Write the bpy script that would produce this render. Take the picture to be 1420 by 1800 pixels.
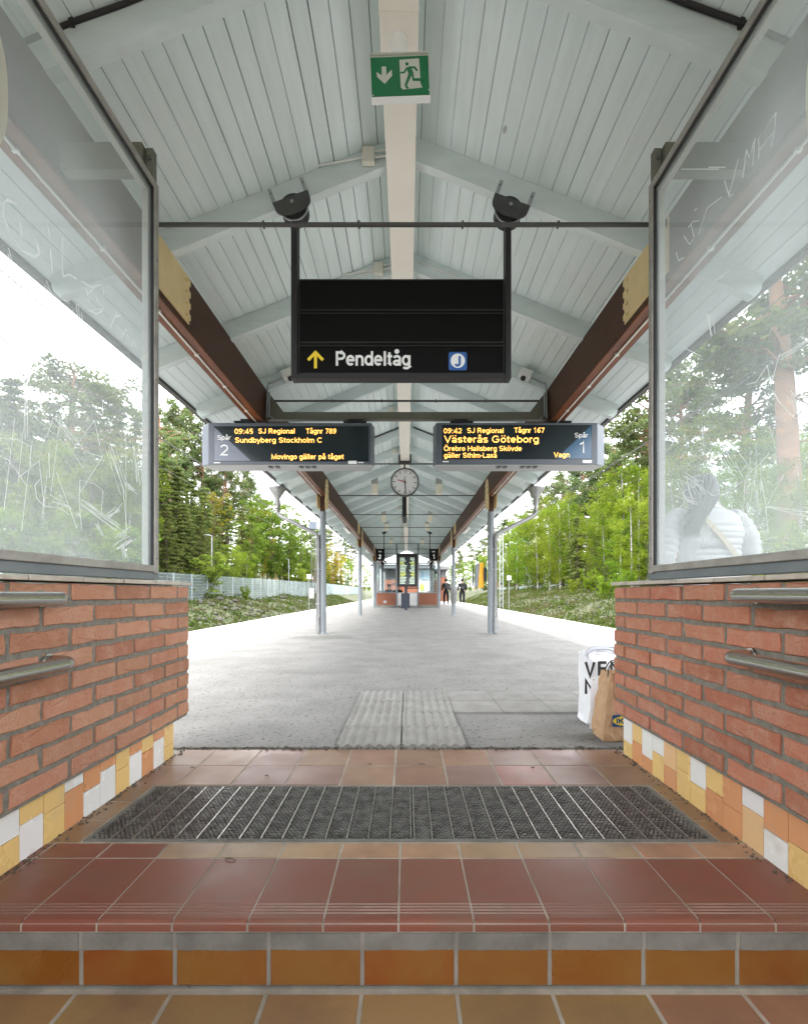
import bpy, bmesh, math, random
import numpy as np
from mathutils import Vector, Matrix

S = bpy.context.scene
for o in list(bpy.data.objects):
    bpy.data.objects.remove(o)
COL = S.collection

# ------------------------------------------------------------------ camera, sky, sun, exposure
H = 0.84            # eye height above the platform
F = 867.0           # focal length in pixels of the 1420 px wide photograph
CX, CY = 715.0, 1042.0
cam_d = bpy.data.cameras.new('camera')
cam_d.sensor_fit = 'HORIZONTAL'
cam_d.sensor_width = 36.0
cam_d.lens = F / 1420 * 36.0
cam_d.shift_x = -(CX - 710) / 1420
cam_d.shift_y = (CY - 900) / 1420
cam_d.clip_start = 0.05
cam_d.clip_end = 3000
cam = bpy.data.objects.new('camera', cam_d)
COL.objects.link(cam)
cam.location = (0, 0, H)
cam.rotation_euler = (math.radians(90), 0, 0)
S.camera = cam

W = bpy.data.worlds.new('World')
S.world = W
W.use_nodes = True
wn, wl = W.node_tree.nodes, W.node_tree.links
wn.clear()
SUN_EL, SUN_AZ = math.radians(48), math.radians(205)
sky = wn.new('ShaderNodeTexSky')
sky.sky_type = 'NISHITA'
sky.sun_disc = False
sky.sun_elevation = SUN_EL
sky.sun_rotation = SUN_AZ
sky.air_density = 1.0
sky.dust_density = 2.0
tc = wn.new('ShaderNodeTexCoord')
mp = wn.new('ShaderNodeMapping'); mp.inputs['Scale'].default_value = (1, 1, 2.6)
nz = wn.new('ShaderNodeTexNoise'); nz.inputs['Scale'].default_value = 2.6; nz.inputs['Detail'].default_value = 6; nz.inputs['Roughness'].default_value = .55
rp = wn.new('ShaderNodeValToRGB')
rp.color_ramp.elements[0].position = .34; rp.color_ramp.elements[0].color = (7.2, 7.5, 8.1, 1)
rp.color_ramp.elements[1].position = .62; rp.color_ramp.elements[1].color = (12.8, 12.8, 12.9, 1)
mx = wn.new('ShaderNodeMix'); mx.data_type = 'RGBA'; mx.inputs[0].default_value = .93
bg = wn.new('ShaderNodeBackground'); bg.inputs[1].default_value = 0.11
ow = wn.new('ShaderNodeOutputWorld')
wl.new(tc.outputs['Generated'], mp.inputs[0]); wl.new(mp.outputs[0], nz.inputs[0]); wl.new(nz.outputs['Fac'], rp.inputs[0])
wl.new(sky.outputs[0], mx.inputs[6]); wl.new(rp.outputs[0], mx.inputs[7]); wl.new(mx.outputs[2], bg.inputs[0]); wl.new(bg.outputs[0], ow.inputs[0])

sun_d = bpy.data.lights.new('sun', 'SUN')
sun_d.energy = 1.0
sun_d.angle = math.radians(25)
sun_d.color = (1, .96, .9)
sun = bpy.data.objects.new('sun', sun_d)
COL.objects.link(sun)
sd = Vector((math.sin(SUN_AZ) * math.cos(SUN_EL), math.cos(SUN_AZ) * math.cos(SUN_EL), math.sin(SUN_EL)))
sun.rotation_euler = sd.to_track_quat('Z', 'Y').to_euler()
sun.location = (0, -5, 30)

S.view_settings.view_transform = 'Standard'
S.view_settings.look = 'None'
S.view_settings.gamma = 1
S.view_settings.exposure = 2.5
S.view_settings.use_curve_mapping = False
S.render.engine = 'CYCLES'
S.cycles.max_bounces = 14
S.cycles.transparent_max_bounces = 24
S.cycles.diffuse_bounces = 10

# ------------------------------------------------------------------ helpers
rnd = random.Random(7)
def P(px, py, d):                      # a point of the photograph at a known distance
    return Vector(((px - CX) * d / F, d, H + (CY - py) * d / F))

MATS = {}
def M(name, col, rough=.6, metal=0.0, col2=None, scale=6, det=4, bump=0.0, bscale=None, objcol=False, objvar=0.0, emit=0.0, spec=.5,
      stretch=(1, 1, 1), lo=.35, hi=.65, rvar=0.0, stains=None, trans=0.0, pores=None, knots=None):
    m = bpy.data.materials.new(name); m.use_nodes = True
    n, l = m.node_tree.nodes, m.node_tree.links
    b = n['Principled BSDF']
    b.inputs['Roughness'].default_value = rough
    b.inputs['Metallic'].default_value = metal
    b.inputs['Specular IOR Level'].default_value = spec
    geo = n.new('ShaderNodeNewGeometry')
    mpp = n.new('ShaderNodeMapping'); mpp.inputs['Scale'].default_value = stretch
    l.new(geo.outputs['Position'], mpp.inputs[0])
    if objcol:
        oi = n.new('ShaderNodeObjectInfo'); c0 = oi.outputs['Color']
    else:
        r = n.new('ShaderNodeRGB'); r.outputs[0].default_value = (*col, 1); c0 = r.outputs[0]
    def noise(sc, dt=det, rg=.6):
        q = n.new('ShaderNodeTexNoise'); q.inputs['Scale'].default_value = sc; q.inputs['Detail'].default_value = dt; q.inputs['Roughness'].default_value = rg
        l.new(mpp.outputs[0], q.inputs[0]); return q.outputs['Fac']
    def rng(v, a, b_, c=0., d=1.):
        q = n.new('ShaderNodeMapRange'); q.inputs[1].default_value = a; q.inputs[2].default_value = b_; q.inputs[3].default_value = c; q.inputs[4].default_value = d
        l.new(v, q.inputs[0]); return q.outputs[0]
    def mix(f, a, b_, mode='MIX'):
        q = n.new('ShaderNodeMix'); q.data_type = 'RGBA'; q.blend_type = mode
        if isinstance(f, float): q.inputs[0].default_value = f
        else: l.new(f, q.inputs[0])
        l.new(a, q.inputs[6])
        if isinstance(b_, tuple): q.inputs[7].default_value = (*b_, 1)
        else: l.new(b_, q.inputs[7])
        return q.outputs[2]
    if col2 is not None:
        f = rng(noise(scale), lo, hi)
        c0 = mix(f, c0, col2 if isinstance(col2, tuple) else col2)
    if pores:                          # fine speckle: (scale, colour, strength)
        f = rng(noise(pores[0], 2), .58, .72, 0, pores[2])
        c0 = mix(f, c0, pores[1])
    if knots:                          # scattered small knots: (scale, colour, radius)
        m3_ = n.new('ShaderNodeMapping'); m3_.inputs['Scale'].default_value = (1, .45, 1); l.new(geo.outputs['Position'], m3_.inputs[0])
        vo = n.new('ShaderNodeTexVoronoi'); vo.inputs['Scale'].default_value = knots[0]; l.new(m3_.outputs[0], vo.inputs['Vector'])
        sp = n.new('ShaderNodeSeparateColor'); l.new(vo.outputs['Color'], sp.inputs[0])
        ml = n.new('ShaderNodeMath'); ml.operation = 'MULTIPLY'; l.new(rng(vo.outputs['Distance'], knots[2], knots[2] * .5, 0, .75), ml.inputs[0]); l.new(rng(sp.outputs[0], .6, .75), ml.inputs[1])
        c0 = mix(ml.outputs[0], c0, knots[1])
    if objvar:
        oi2 = n.new('ShaderNodeObjectInfo')
        hs = n.new('ShaderNodeHueSaturation')
        l.new(rng(oi2.outputs['Random'], 0, 1, 1 - objvar, 1 + objvar), hs.inputs['Value']); l.new(c0, hs.inputs['Color']); c0 = hs.outputs[0]
    for st in (stains or []):          # a dried or wet patch with its own outline: cx, cy, rx, ry, colour, strength
        cx, cy, rx, ry, sc, sf = st
        m2 = n.new('ShaderNodeMapping'); m2.inputs['Location'].default_value = (-cx / rx, -cy / ry, 0); m2.inputs['Scale'].default_value = (1 / rx, 1 / ry, 0)
        l.new(geo.outputs['Position'], m2.inputs[0])
        ln = n.new('ShaderNodeVectorMath'); ln.operation = 'LENGTH'; l.new(m2.outputs[0], ln.inputs[0])
        ad = n.new('ShaderNodeMath'); ad.operation = 'MULTIPLY_ADD'; l.new(noise(3.5, 6, .7), ad.inputs[0]); ad.inputs[1].default_value = 1.6; l.new(ln.outputs['Value'], ad.inputs[2])
        c0 = mix(rng(ad.outputs[0], 1.9, 1.55, 0, sf), c0, sc)
    l.new(c0, b.inputs['Base Color'])
    if rvar:
        l.new(rng(noise(scale * .7), .3, .7, max(0, rough - rvar), rough + rvar), b.inputs['Roughness'])
    if bump:
        bm_ = n.new('ShaderNodeBump'); bm_.inputs['Strength'].default_value = bump; bm_.inputs['Distance'].default_value = .004
        l.new(noise(bscale or scale * 6, 5), bm_.inputs['Height']); l.new(bm_.outputs[0], b.inputs['Normal'])
    if emit:
        l.new(c0, b.inputs['Emission Color']); b.inputs['Emission Strength'].default_value = emit
    if trans:
        b.inputs['Transmission Weight'].default_value = trans
    MATS[name] = m
    return m

class MB:
    """collects shapes for ONE mesh object"""
    def __init__(s): s.v = []; s.f = []; s.mi = []; s.m = 0
    def add(s, vs, fs):
        k = len(s.v); s.v += [tuple(v) for v in vs]; s.f += [tuple(i + k for i in f) for f in fs]; s.mi += [s.m] * len(fs); return s
    def box(s, x0, x1, y0, y1, z0, z1, mat=None):
        vs = [(x, y, z) for z in (z0, z1) for y in (y0, y1) for x in (x0, x1)]
        if mat is not None: vs = [mat @ Vector(v) for v in vs]
        return s.add(vs, [(0, 2, 3, 1), (4, 5, 7, 6), (0, 1, 5, 4), (2, 6, 7, 3), (0, 4, 6, 2), (1, 3, 7, 5)])
    def cbox(s, c, d, mat=None):
        return s.box(c[0] - d[0] / 2, c[0] + d[0] / 2, c[1] - d[1] / 2, c[1] + d[1] / 2, c[2] - d[2] / 2, c[2] + d[2] / 2, mat)
    def hexa(s, a, b):                  # two quads of four points
        return s.add(list(a) + list(b), [(3, 2, 1, 0), (4, 5, 6, 7), (0, 1, 5, 4), (1, 2, 6, 5), (2, 3, 7, 6), (3, 0, 4, 7)])
    def tube(s, pts, r, n=8, caps=True, taper=None):
        pts = [Vector(p) for p in pts]; k0 = len(s.v); rings = []
        up = Vector((0, 0, 1))
        for i, p in enumerate(pts):
            a = pts[max(0, i - 1)]; b = pts[min(len(pts) - 1, i + 1)]
            t = (b - a).normalized()
            u = t.cross(up)
            if u.length < 1e-3: u = t.cross(Vector((0, 1, 0)))
            u.normalize(); w = u.cross(t)
            rr = r if taper is None else taper[i]
            if 0 < i < len(pts) - 1:
                c = (pts[i] - a).normalized().dot((b - pts[i]).normalized())
                rr = rr / max(.6, math.sqrt(max(.2, (1 + c) / 2)))
            rings.append([p + u * math.cos(2 * math.pi * j / n) * rr + w * math.sin(2 * math.pi * j / n) * rr for j in range(n)])
        vs = [v for q in rings for v in q]
        fs = [(i * n + j, i * n + (j + 1) % n, (i + 1) * n + (j + 1) % n, (i + 1) * n + j) for i in range(len(pts) - 1) for j in range(n)]
        if caps: fs += [tuple(range(n - 1, -1, -1)), tuple((len(pts) - 1) * n + j for j in range(n))]
        return s.add(vs, fs)
    def cyl(s, c, r, h, n=24, axis='z', r2=None):
        d = {'x': Vector((1, 0, 0)), 'y': Vector((0, 1, 0)), 'z': Vector((0, 0, 1))}[axis]
        c = Vector(c)
        return s.tube([c, c + d * h], r, n, True, [r, r if r2 is None else r2])
    def lathe(s, c, prof, n=24):
        c = Vector(c)
        vs = [c + Vector((r * math.cos(2 * math.pi * j / n), r * math.sin(2 * math.pi * j / n), z)) for r, z in prof for j in range(n)]
        fs = [(i * n + j, i * n + (j + 1) % n, (i + 1) * n + (j + 1) % n, (i + 1) * n + j) for i in range(len(prof) - 1) for j in range(n)]
        fs += [tuple(range(n - 1, -1, -1)), tuple((len(prof) - 1) * n + j for j in range(n))]
        return s.add(vs, fs)
    def prism(s, outline, t0, t1, axis='y'):   # outline in the plane square to the axis
        def q(a, b, t):
            return {'y': (a, t, b), 'x': (t, a, b), 'z': (a, b, t)}[axis]
        n = len(outline)
        vs = [q(a, b, t0) for a, b in outline] + [q(a, b, t1) for a, b in outline]
        fs = [tuple(range(n)), tuple(range(2 * n - 1, n - 1, -1))] + [(j, j + n, (j + 1) % n + n, (j + 1) % n) for j in range(n)]
        return s.add(vs, fs)
    def ellipsoid(s, c, r, n=16, m=10, mat=None):
        vs, fs = [], []
        for i in range(m + 1):
            t = math.pi * i / m
            for j in range(n):
                a = 2 * math.pi * j / n
                v = Vector((r[0] * math.sin(t) * math.cos(a), r[1] * math.sin(t) * math.sin(a), r[2] * math.cos(t)))
                if mat is not None: v = mat @ v
                vs.append(Vector(c) + v)
        for i in range(m):
            for j in range(n):
                fs.append((i * n + j, (i + 1) * n + j, (i + 1) * n + (j + 1) % n, i * n + (j + 1) % n))
        return s.add(vs, fs)
    def mesh(s, name, mats, smooth=False):
        me = bpy.data.meshes.new(name); me.from_pydata(s.v, [], s.f)
        mats = mats if isinstance(mats, (list, tuple)) else [mats]
        for m in mats: me.materials.append(m)
        if len(mats) > 1: me.polygons.foreach_set('material_index', s.mi)
        bm = bmesh.new(); bm.from_mesh(me); bmesh.ops.recalc_face_normals(bm, faces=bm.faces); bm.to_mesh(me); bm.free()
        if smooth is True: me.polygons.foreach_set('use_smooth', [True] * len(me.polygons))
        elif smooth: 
            me.polygons.foreach_set('use_smooth', [True] * len(me.polygons)); me.set_sharp_from_angle(angle=math.radians(smooth))
        me.update(); return me
    def build(s, name, mats, parent=None, smooth=False, bevel=0):
        o = put(name, s.mesh(name, mats, smooth), parent)
        if bevel:
            bv = o.modifiers.new('bevel', 'BEVEL'); bv.width = bevel; bv.segments = 2; bv.limit_method = 'ANGLE'; bv.angle_limit = math.radians(40)
        return o

def put(name, me, parent=None, loc=None, rot=None, color=None):
    o = bpy.data.objects.new(name, me); COL.objects.link(o)
    if loc is not None: o.location = loc
    if rot is not None: o.rotation_euler = rot
    if color is not None: o.color = (*color, 1)
    if parent is not None:
        o.parent = parent
        o.matrix_parent_inverse = Matrix.Translation(-Vector(parent.location)) if parent.location.length else Matrix()
    return o
def thing(name, label, cat, loc=(0, 0, 0), group=None):
    o = bpy.data.objects.new(name, None); COL.objects.link(o); o.location = loc; o.empty_display_size = .1
    return tag(o, label, cat, group)
def tag(o, label, cat, group=None):
    o['label'] = label; o['category'] = cat
    if group: o['group'] = group
    return o
def struct(o, kind='structure'):
    o['kind'] = kind; return o
def copy_tree(o, parent=None):
    c = o.copy(); COL.objects.link(c)
    if parent is not None: c.parent = parent
    for ch in o.children: copy_tree(ch, c)
    return c

def E_(cx, cy, rx, ry, a0=0, a1=360, n=None):
    n = n or max(4, int(abs(a1 - a0) / 24))
    return [(cx + rx * math.cos(math.radians(a0 + (a1 - a0) * i / n)), cy + ry * math.sin(math.radians(a0 + (a1 - a0) * i / n))) for i in range(n + 1)]
# a plain grotesque alphabet drawn as pen strokes: advance, strokes; capitals are 1 high, small letters .74
_bowl = lambda cx: E_(cx, .37, .21, .29)
_ring = lambda cx: E_(cx, .985, .08, .08)
_dots = lambda cx, z=.97: [[(cx - .13, z - .07), (cx - .13, z + .07)], [(cx + .13, z - .07), (cx + .13, z + .07)]]
_S = lambda cx, z0, z1, r: E_(cx, z1 - (z1 - z0) * .25, r, (z1 - z0) * .25, 25, 245) + E_(cx, z0 + (z1 - z0) * .25, r * 1.06, (z1 - z0) * .25, 80, -155)
_a = [E_(.28, .5, .19, .16, 165, 0) + [(.47, .0)], E_(.27, .205, .18, .13)]
_o, _O = [_bowl(.3)], [E_(.41, .5, .33, .43)]
PEN = {
 ' ': (.32, []), '-': (.36, [[(.06, .38), (.3, .38)]]), ':': (.3, [[(.15, 0), (.15, .16)], [(.15, .56), (.15, .72)]]),
 '0': (.64, [E_(.32, .5, .22, .43)]), '1': (.64, [[(.14, .76), (.34, .9), (.36, .98), (.36, 0)]]),
 '2': (.64, [E_(.32, .68, .21, .25, 165, -35) + [(.11, .08), (.56, .08)]]), '4': (.64, [[(.44, 0), (.44, .95), (.08, .3), (.08, .26), (.6, .26)]]),
 '5': (.64, [[(.53, .92), (.18, .92), (.13, .5)] + E_(.31, .33, .21, .26, 130, -130)]), '6': (.64, [E_(.32, .31, .21, .24), E_(.42, .4, .31, .53, 60, 180)]),
 '7': (.64, [[(.08, .92), (.55, .92), (.24, 0)]]), '8': (.64, [E_(.32, .71, .18, .21), E_(.32, .28, .22, .22)]), '9': (.64, [E_(.32, .69, .21, .24), E_(.22, .6, .31, .53, -120, 0)]),
 'A': (.74, [[(.06, 0), (.37, .97), (.68, 0)], [(.17, .3), (.57, .3)]]), 'C': (.8, [E_(.42, .5, .33, .43, 42, 318)]), 'E': (.66, [[(.12, 0), (.12, 1)], [(.12, .92), (.6, .92)], [(.12, .51), (.56, .51)], [(.12, .08), (.62, .08)]]),
 'G': (.86, [E_(.42, .5, .33, .43, 45, 330) + [(.73, .46), (.45, .46)]]), 'H': (.8, [[(.12, 0), (.12, 1)], [(.68, 0), (.68, 1)], [(.12, .52), (.68, .52)]]), 'I': (.32, [[(.16, 0), (.16, 1)]]), 'J': (.6, [[(.46, 1), (.46, .3)] + E_(.28, .28, .18, .21, 0, -165)]),
 'K': (.74, [[(.12, 0), (.12, 1)], [(.66, 1), (.14, .4)], [(.3, .56), (.68, 0)]]), 'L': (.62, [[(.12, 1), (.12, .08), (.6, .08)]]), 'M': (.92, [[(.12, 0), (.12, .95), (.46, .12), (.8, .95), (.8, 0)]]), 'N': (.8, [[(.12, 0), (.12, .95), (.68, .05), (.68, 1)]]),
 'P': (.7, [[(.12, 0), (.12, .92), (.38, .92)] + E_(.38, .7, .22, .22, 90, -90) + [(.12, .48)]]), 'R': (.76, [[(.12, 0), (.12, .92), (.4, .92)] + E_(.4, .71, .21, .21, 90, -90) + [(.12, .5)], [(.4, .48), (.66, 0)]]),
 'S': (.72, [_S(.36, .07, .93, .25)]), 'T': (.68, [[(.34, 0), (.34, .92)], [(.03, .92), (.65, .92)]]), 'U': (.8, [[(.12, 1), (.12, .36)] + E_(.4, .36, .28, .29, 180, 360) + [(.68, 1)]]), 'V': (.72, [[(.05, 1), (.36, .04), (.67, 1)]]),
 'a': (.58, _a), 'b': (.62, [[(.11, 0), (.11, 1)], _bowl(.32)]), 'c': (.56, [E_(.3, .37, .21, .29, 45, 315)]), 'd': (.62, [[(.51, 0), (.51, 1)], _bowl(.3)]), 'e': (.6, [[(.1, .38), (.5, .38)] + E_(.3, .37, .21, .29, 5, 315)]),
 'g': (.62, [[(.51, .72), (.51, -.02)] + E_(.31, -.02, .2, .16, 0, -150), _bowl(.3)]), 'h': (.6, [[(.11, 0), (.11, 1)], [(.11, .36)] + E_(.3, .46, .19, .2, 160, 0) + [(.49, 0)]]), 'i': (.26, [[(.13, 0), (.13, .72)], [(.13, .85), (.13, 1)]]),
 'k': (.56, [[(.11, 0), (.11, 1)], [(.5, .72), (.13, .3)], [(.24, .42), (.52, 0)]]), 'l': (.26, [[(.13, 0), (.13, 1)]]), 'm': (.9, [[(.11, 0), (.11, .72)], [(.11, .36)] + E_(.28, .46, .17, .2, 160, 0) + [(.45, 0)], [(.45, .36)] + E_(.62, .46, .17, .2, 160, 0) + [(.79, 0)]]),
 'n': (.6, [[(.11, 0), (.11, .72)], [(.11, .36)] + E_(.3, .46, .19, .2, 160, 0) + [(.49, 0)]]), 'o': (.6, _o), 'p': (.62, [[(.11, -.24), (.11, .72)], _bowl(.32)]), 'r': (.4, [[(.11, 0), (.11, .72)], [(.11, .34)] + E_(.32, .42, .21, .24, 160, 85)]),
 's': (.54, [_S(.27, .07, .67, .18)]), 't': (.38, [[(.17, .92), (.17, .2)] + E_(.29, .2, .12, .12, 180, 280), [(.03, .66), (.35, .66)]]), 'u': (.6, [[(.49, .72), (.49, 0)], [(.11, .72), (.11, .28)] + E_(.3, .27, .19, .19, 180, 330)]), 'v': (.54, [[(.05, .72), (.27, .05), (.49, .72)]]),
 'x': (.54, [[(.06, .72), (.48, 0)], [(.48, .72), (.06, 0)]]), 'y': (.54, [[(.05, .72), (.28, .06)], [(.49, .72), (.22, -.12), (.06, -.16)]]),
 'ä': (.58, _a + _dots(.28)), 'å': (.58, _a + [_ring(.28)]), 'ö': (.6, _o + _dots(.3)), 'Ö': (.82, _O + _dots(.41, 1.16)), 'O': (.82, _O), 'X': (.7, [[(.05, 1), (.65, 0)], [(.65, 1), (.05, 0)]])}
def text_fit(name, s, px0, px1, base, d, mat, parent, cap=None, bold=.16, thick=.0012):
    """flat lettering that fills px0..px1 with its baseline at base, at distance d, facing the camera side"""
    st, x = [], 0
    for ch in s:
        adv, g_ = PEN[ch]
        st += [[(x + p, q) for p, q in l] for l in g_]; x += adv
    allx = [p for l in st for p, q in l]
    w0, w1 = min(allx) - bold / 2, max(allx) + bold / 2
    sx = (px1 - px0) * d / F / (w1 - w0); sz = sx if cap is None else cap * d / F
    o0 = P(px0, base, d); m = MB()
    for i, l in enumerate(st):
        pts = [Vector((o0.x + (p - w0) * sx, 0, o0.z + q * sz)) for p, q in l]
        hw = bold / 2 * min(sx, sz) if cap is None or sx > sz * .75 else bold / 2 * (sx + sz) / 2
        y0 = d - thick * .0 - (i % 7) * .00012
        closed = (pts[0] - pts[-1]).length < 1e-5
        if closed: pts = pts[:-1]
        n = len(pts); L_, R_ = [], []
        for k in range(n):
            a_ = pts[k - 1] if (k or closed) else None; b_ = pts[(k + 1) % n] if (k < n - 1 or closed) else None
            t0 = (pts[k] - a_).normalized() if a_ is not None else None; t1 = (b_ - pts[k]).normalized() if b_ is not None else None
            t_ = t1 if t0 is None else t0 if t1 is None else ((t0 + t1).normalized() if (t0 + t1).length > .1 else t0)
            c = 1 if (t0 is None or t1 is None) else max(.45, abs(t_.dot(t0)))
            nn = Vector((t_.z, 0, -t_.x)) * hw / c
            L_.append(pts[k] + nn); R_.append(pts[k] - nn)
        k0 = len(m.v)
        for k in range(n):
            for v in (L_[k], R_[k]): m.v.append((v.x, y0, v.z))
            for v in (L_[k], R_[k]): m.v.append((v.x, y0 + thick, v.z))
        for k in range(n if closed else n - 1):
            a_, b_ = k0 + 4 * k, k0 + 4 * ((k + 1) % n)
            m.f += [(a_, b_, b_ + 1, a_ + 1), (a_ + 2, a_ + 3, b_ + 3, b_ + 2), (a_, a_ + 2, b_ + 2, b_), (a_ + 1, b_ + 1, b_ + 3, a_ + 3)]; m.mi += [0] * 4
        if not closed:
            a_, b_ = k0, k0 + 4 * (n - 1); m.f += [(a_, a_ + 1, a_ + 3, a_ + 2), (b_, b_ + 2, b_ + 3, b_ + 1)]; m.mi += [0] * 2
    me = m.mesh(name, mat)
    return put(name, me, parent)

# ------------------------------------------------------------------ materials
M('brick', (.4, .17, .1), .85, objcol=True, col2=(.24, .1, .06), scale=14, det=7, lo=.5, hi=.8, bump=1.0, bscale=70, pores=(190, (.13, .055, .035), .6))
M('brick_face', (.4, .17, .1), .88, objcol=True, col2=(.45, .265, .185), scale=15, det=9, lo=.44, hi=.8, bump=1.0, bscale=75, pores=(150, (.15, .06, .035), .6))
M('mortar', (.23, .215, .18), .95, col2=(.15, .14, .115), scale=40, bump=.8, bscale=260)
M('far_brick', (.24, .095, .055), .85, col2=(.19, .07, .04), scale=9, stretch=(2, 2, 14), objvar=.05)
M('floor_tile', (.3, .12, .08), .4, objcol=True, col2=(.17, .1, .07), scale=4.5, det=6, lo=.42, hi=.85, bump=.1, bscale=200, rvar=.12, pores=(300, (.11, .07, .045), .45), spec=.33)
M('riser_tile', (.4, .15, .04), .3, objcol=True, col2=(.21, .1, .022), scale=6, det=3, lo=.35, hi=.7, bump=.05, bscale=200, rvar=.08, pores=(300, (.14, .07, .03), .3))
M('wall_tile', (.7, .5, .25), .25, objcol=True, col2=(.42, .35, .26), scale=6, det=9, lo=.58, hi=.95, bump=.05, bscale=60, rvar=.08)
M('grout', (.4, .365, .31), .9, col2=(.25, .225, .185), scale=9, det=7, bump=.3, bscale=200)
M('cement', (.19, .185, .165), .9, col2=(.125, .12, .105), scale=9, det=7, bump=.4, bscale=110)
M('riser_bed', (.25, .235, .205), .9, col2=(.17, .16, .14), scale=9, bump=.3, bscale=110)
M('asphalt', (.24, .233, .222), .92, col2=(.185, .18, .17), scale=2.2, det=8, bump=1.5, bscale=60, pores=(42, (.045, .043, .04), .95),
  stains=[(-1.55, 9.2, .62, .45, (.12, .118, .11), .75), (1.2, 2.78, .2, .2, (.1, .098, .09), .6), (-.9, 5.2, .5, .2, (.15, .145, .135), .35), (.9, 6.5, .6, .3, (.15, .145, .135), .3), (-2.3, 6, .5, .5, (.15, .145, .135), .3), (2.0, 5.4, .4, .5, (.15, .145, .135), .3), (-.05, 22.8, 2.0, .7, (.17, .165, .155), .7), (1.75, 9.9, .4, .3, (.17, .165, .155), .7)])
M('edge_concrete', (.44, .435, .415), .85, col2=(.36, .35, .33), scale=3, bump=.3, bscale=120, objvar=.05)
M('slab_concrete', (.295, .288, .27), .9, col2=(.235, .228, .212), scale=7, bump=.5, bscale=160, objvar=.06, pores=(150, (.14, .135, .125), .4))
M('dirt', (.07, .06, .05), .95, col2=(.14, .12, .09), scale=60, bump=1, bscale=90)
M('ceiling_paint', (.735, .825, .825), .6, col2=(.68, .77, .765), scale=3, stretch=(6, .6, 6), objvar=.035, bump=.15, bscale=90, knots=(3.2, (.3, .3, .27), .05))
M('rafter_paint', (.65, .725, .73), .62, col2=(.59, .665, .665), scale=4, stretch=(.8, 4, 4), objvar=.04, bump=.12, bscale=60)
M('roof_deck', (.012, .012, .012), .9)  # near-black colour puts deep shade into the gaps between the boards
M('beam_wood', (.048, .0195, .0105), .55, col2=(.075, .03, .0145), scale=7, stretch=(5, .5, 5), bump=.25, bscale=60, spec=.25)
M('beam_red', (.2, .062, .022), .5, col2=(.1, .032, .013), scale=5, stretch=(6, .5, 6), bump=.2, bscale=60, spec=.3)
M('cream_metal', (.72, .55, .28), .45, col2=(.66, .5, .25), scale=9)
M('lamp_cream', (.8, .75, .62), .5)
M('lamp_cap', (.38, .39, .37), .5)
M('cream_duct', (.86, .83, .75), .5, col2=(.83, .795, .71), scale=4)
M('white_plastic', (.72, .72, .69), .4)
M('cream_box', (.66, .64, .56), .5)
M('column_paint', (.2, .222, .24), .45, col2=(.165, .185, .2), scale=4, stretch=(3, 3, .6), bump=.05, objvar=.04)
M('frame_paint', (.13, .15, .165), .42, col2=(.17, .185, .195), scale=8, bump=.06)
M('frame_bead', (.37, .355, .33), .45, metal=.3, col2=(.27, .255, .235), scale=14, stretch=(1, 1, 1))
M('frame_inner', (.42, .42, .39), .5)
M('rubber', (.012, .012, .012), .6)
M('stainless', (.5, .49, .47), .25, metal=1.0)
M('galvanised', (.4, .42, .43), .5, metal=.7, col2=(.32, .34, .35), scale=30)
M('zinc_pipe', (.3, .305, .305), .4, metal=.5, col2=(.23, .235, .235), scale=12)
M('dark_steel', (.045, .047, .047), .5, metal=.2, col2=(.07, .07, .065), scale=14)
M('rod_steel', (.075, .075, .072), .55, metal=.3)
M('cross_steel', (.105, .105, .08), .5)
M('grate_metal', (.5, .49, .46), .38, metal=.8, col2=(.3, .28, .25), scale=40)
M('grate_rib', (.42, .41, .39), .3, metal=.7, col2=(.2, .195, .185), scale=25)
M('black_panel', (.0035, .0035, .0035), .6, spec=.12)
M('black_frame', (.022, .022, .023), .55, spec=.3)
M('black_rubber', (.012, .012, .013), .55)
M('casing', (.085, .1, .125), .38)
M('casing_light', (.1, .122, .155), .35)
M('casing_under', (.36, .37, .38), .4)
M('screen', (.014, .022, .026), .14, spec=.45)
M('screen_tint', (.13, .15, .2), .25)
M('screen_blue', (.03, .1, .19), .2)
M('amber', (1, .46, .1), .5, emit=.42)
M('lamp_white', (.86, .87, .86), .5)
M('print_white', (.82, .83, .83), .5)
M('print_yellow', (.85, .62, .03), .5)
M('print_blue', (.012, .1, .36), .4)
M('print_black', (.012, .012, .012), .5)
M('print_red', (.45, .09, .09), .5)
M('sign_green', (.005, .17, .062), .35)
M('sign_pale', (.6, .62, .55), .35)
M('dial', (.72, .71, .72), .4)
M('lime', (.35, .45, .04), .5)
M('orange_panel', (.85, .4, .015), .4)
M('grey_panel', (.3, .32, .34), .45)
M('navy', (.02, .027, .045), .45)
M('pale_screen', (.42, .52, .42), .3, emit=.12)
M('pale_yellow', (.5, .56, .14), .3, emit=.1)
M('kraft', (.4, .25, .135), .8, col2=(.46, .3, .17), scale=9, bump=.5, bscale=16)
M('bag_white', (.8, .81, .83), .42, col2=(.74, .75, .79), scale=8)
M('bag_grey', (.5, .52, .57), .5)
M('logo_yellow', (.8, .62, .02), .5)
M('skin', (.5, .3, .21), .5, spec=.4)
M('hair', (.012, .01, .01), .42)
M('puffer', (.5, .505, .52), .55, bump=.3, bscale=35)
M('strap', (.48, .41, .3), .7)
M('black_cloth', (.005, .005, .006), .85)
M('grey_cloth', (.03, .03, .032), .8)
M('dark_denim', (.008, .009, .013), .85)
M('slate_wall', (.14, .14, .15), .8)
M('pale_wall', (.6, .6, .58), .7)
M('glass_blue', (.25, .34, .4), .1, spec=.6)
M('ballast', (.3, .285, .26), .95, col2=(.12, .11, .1), scale=9, bump=1, bscale=30)
M('rail_steel', (.2, .14, .1), .5, metal=.6)
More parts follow.
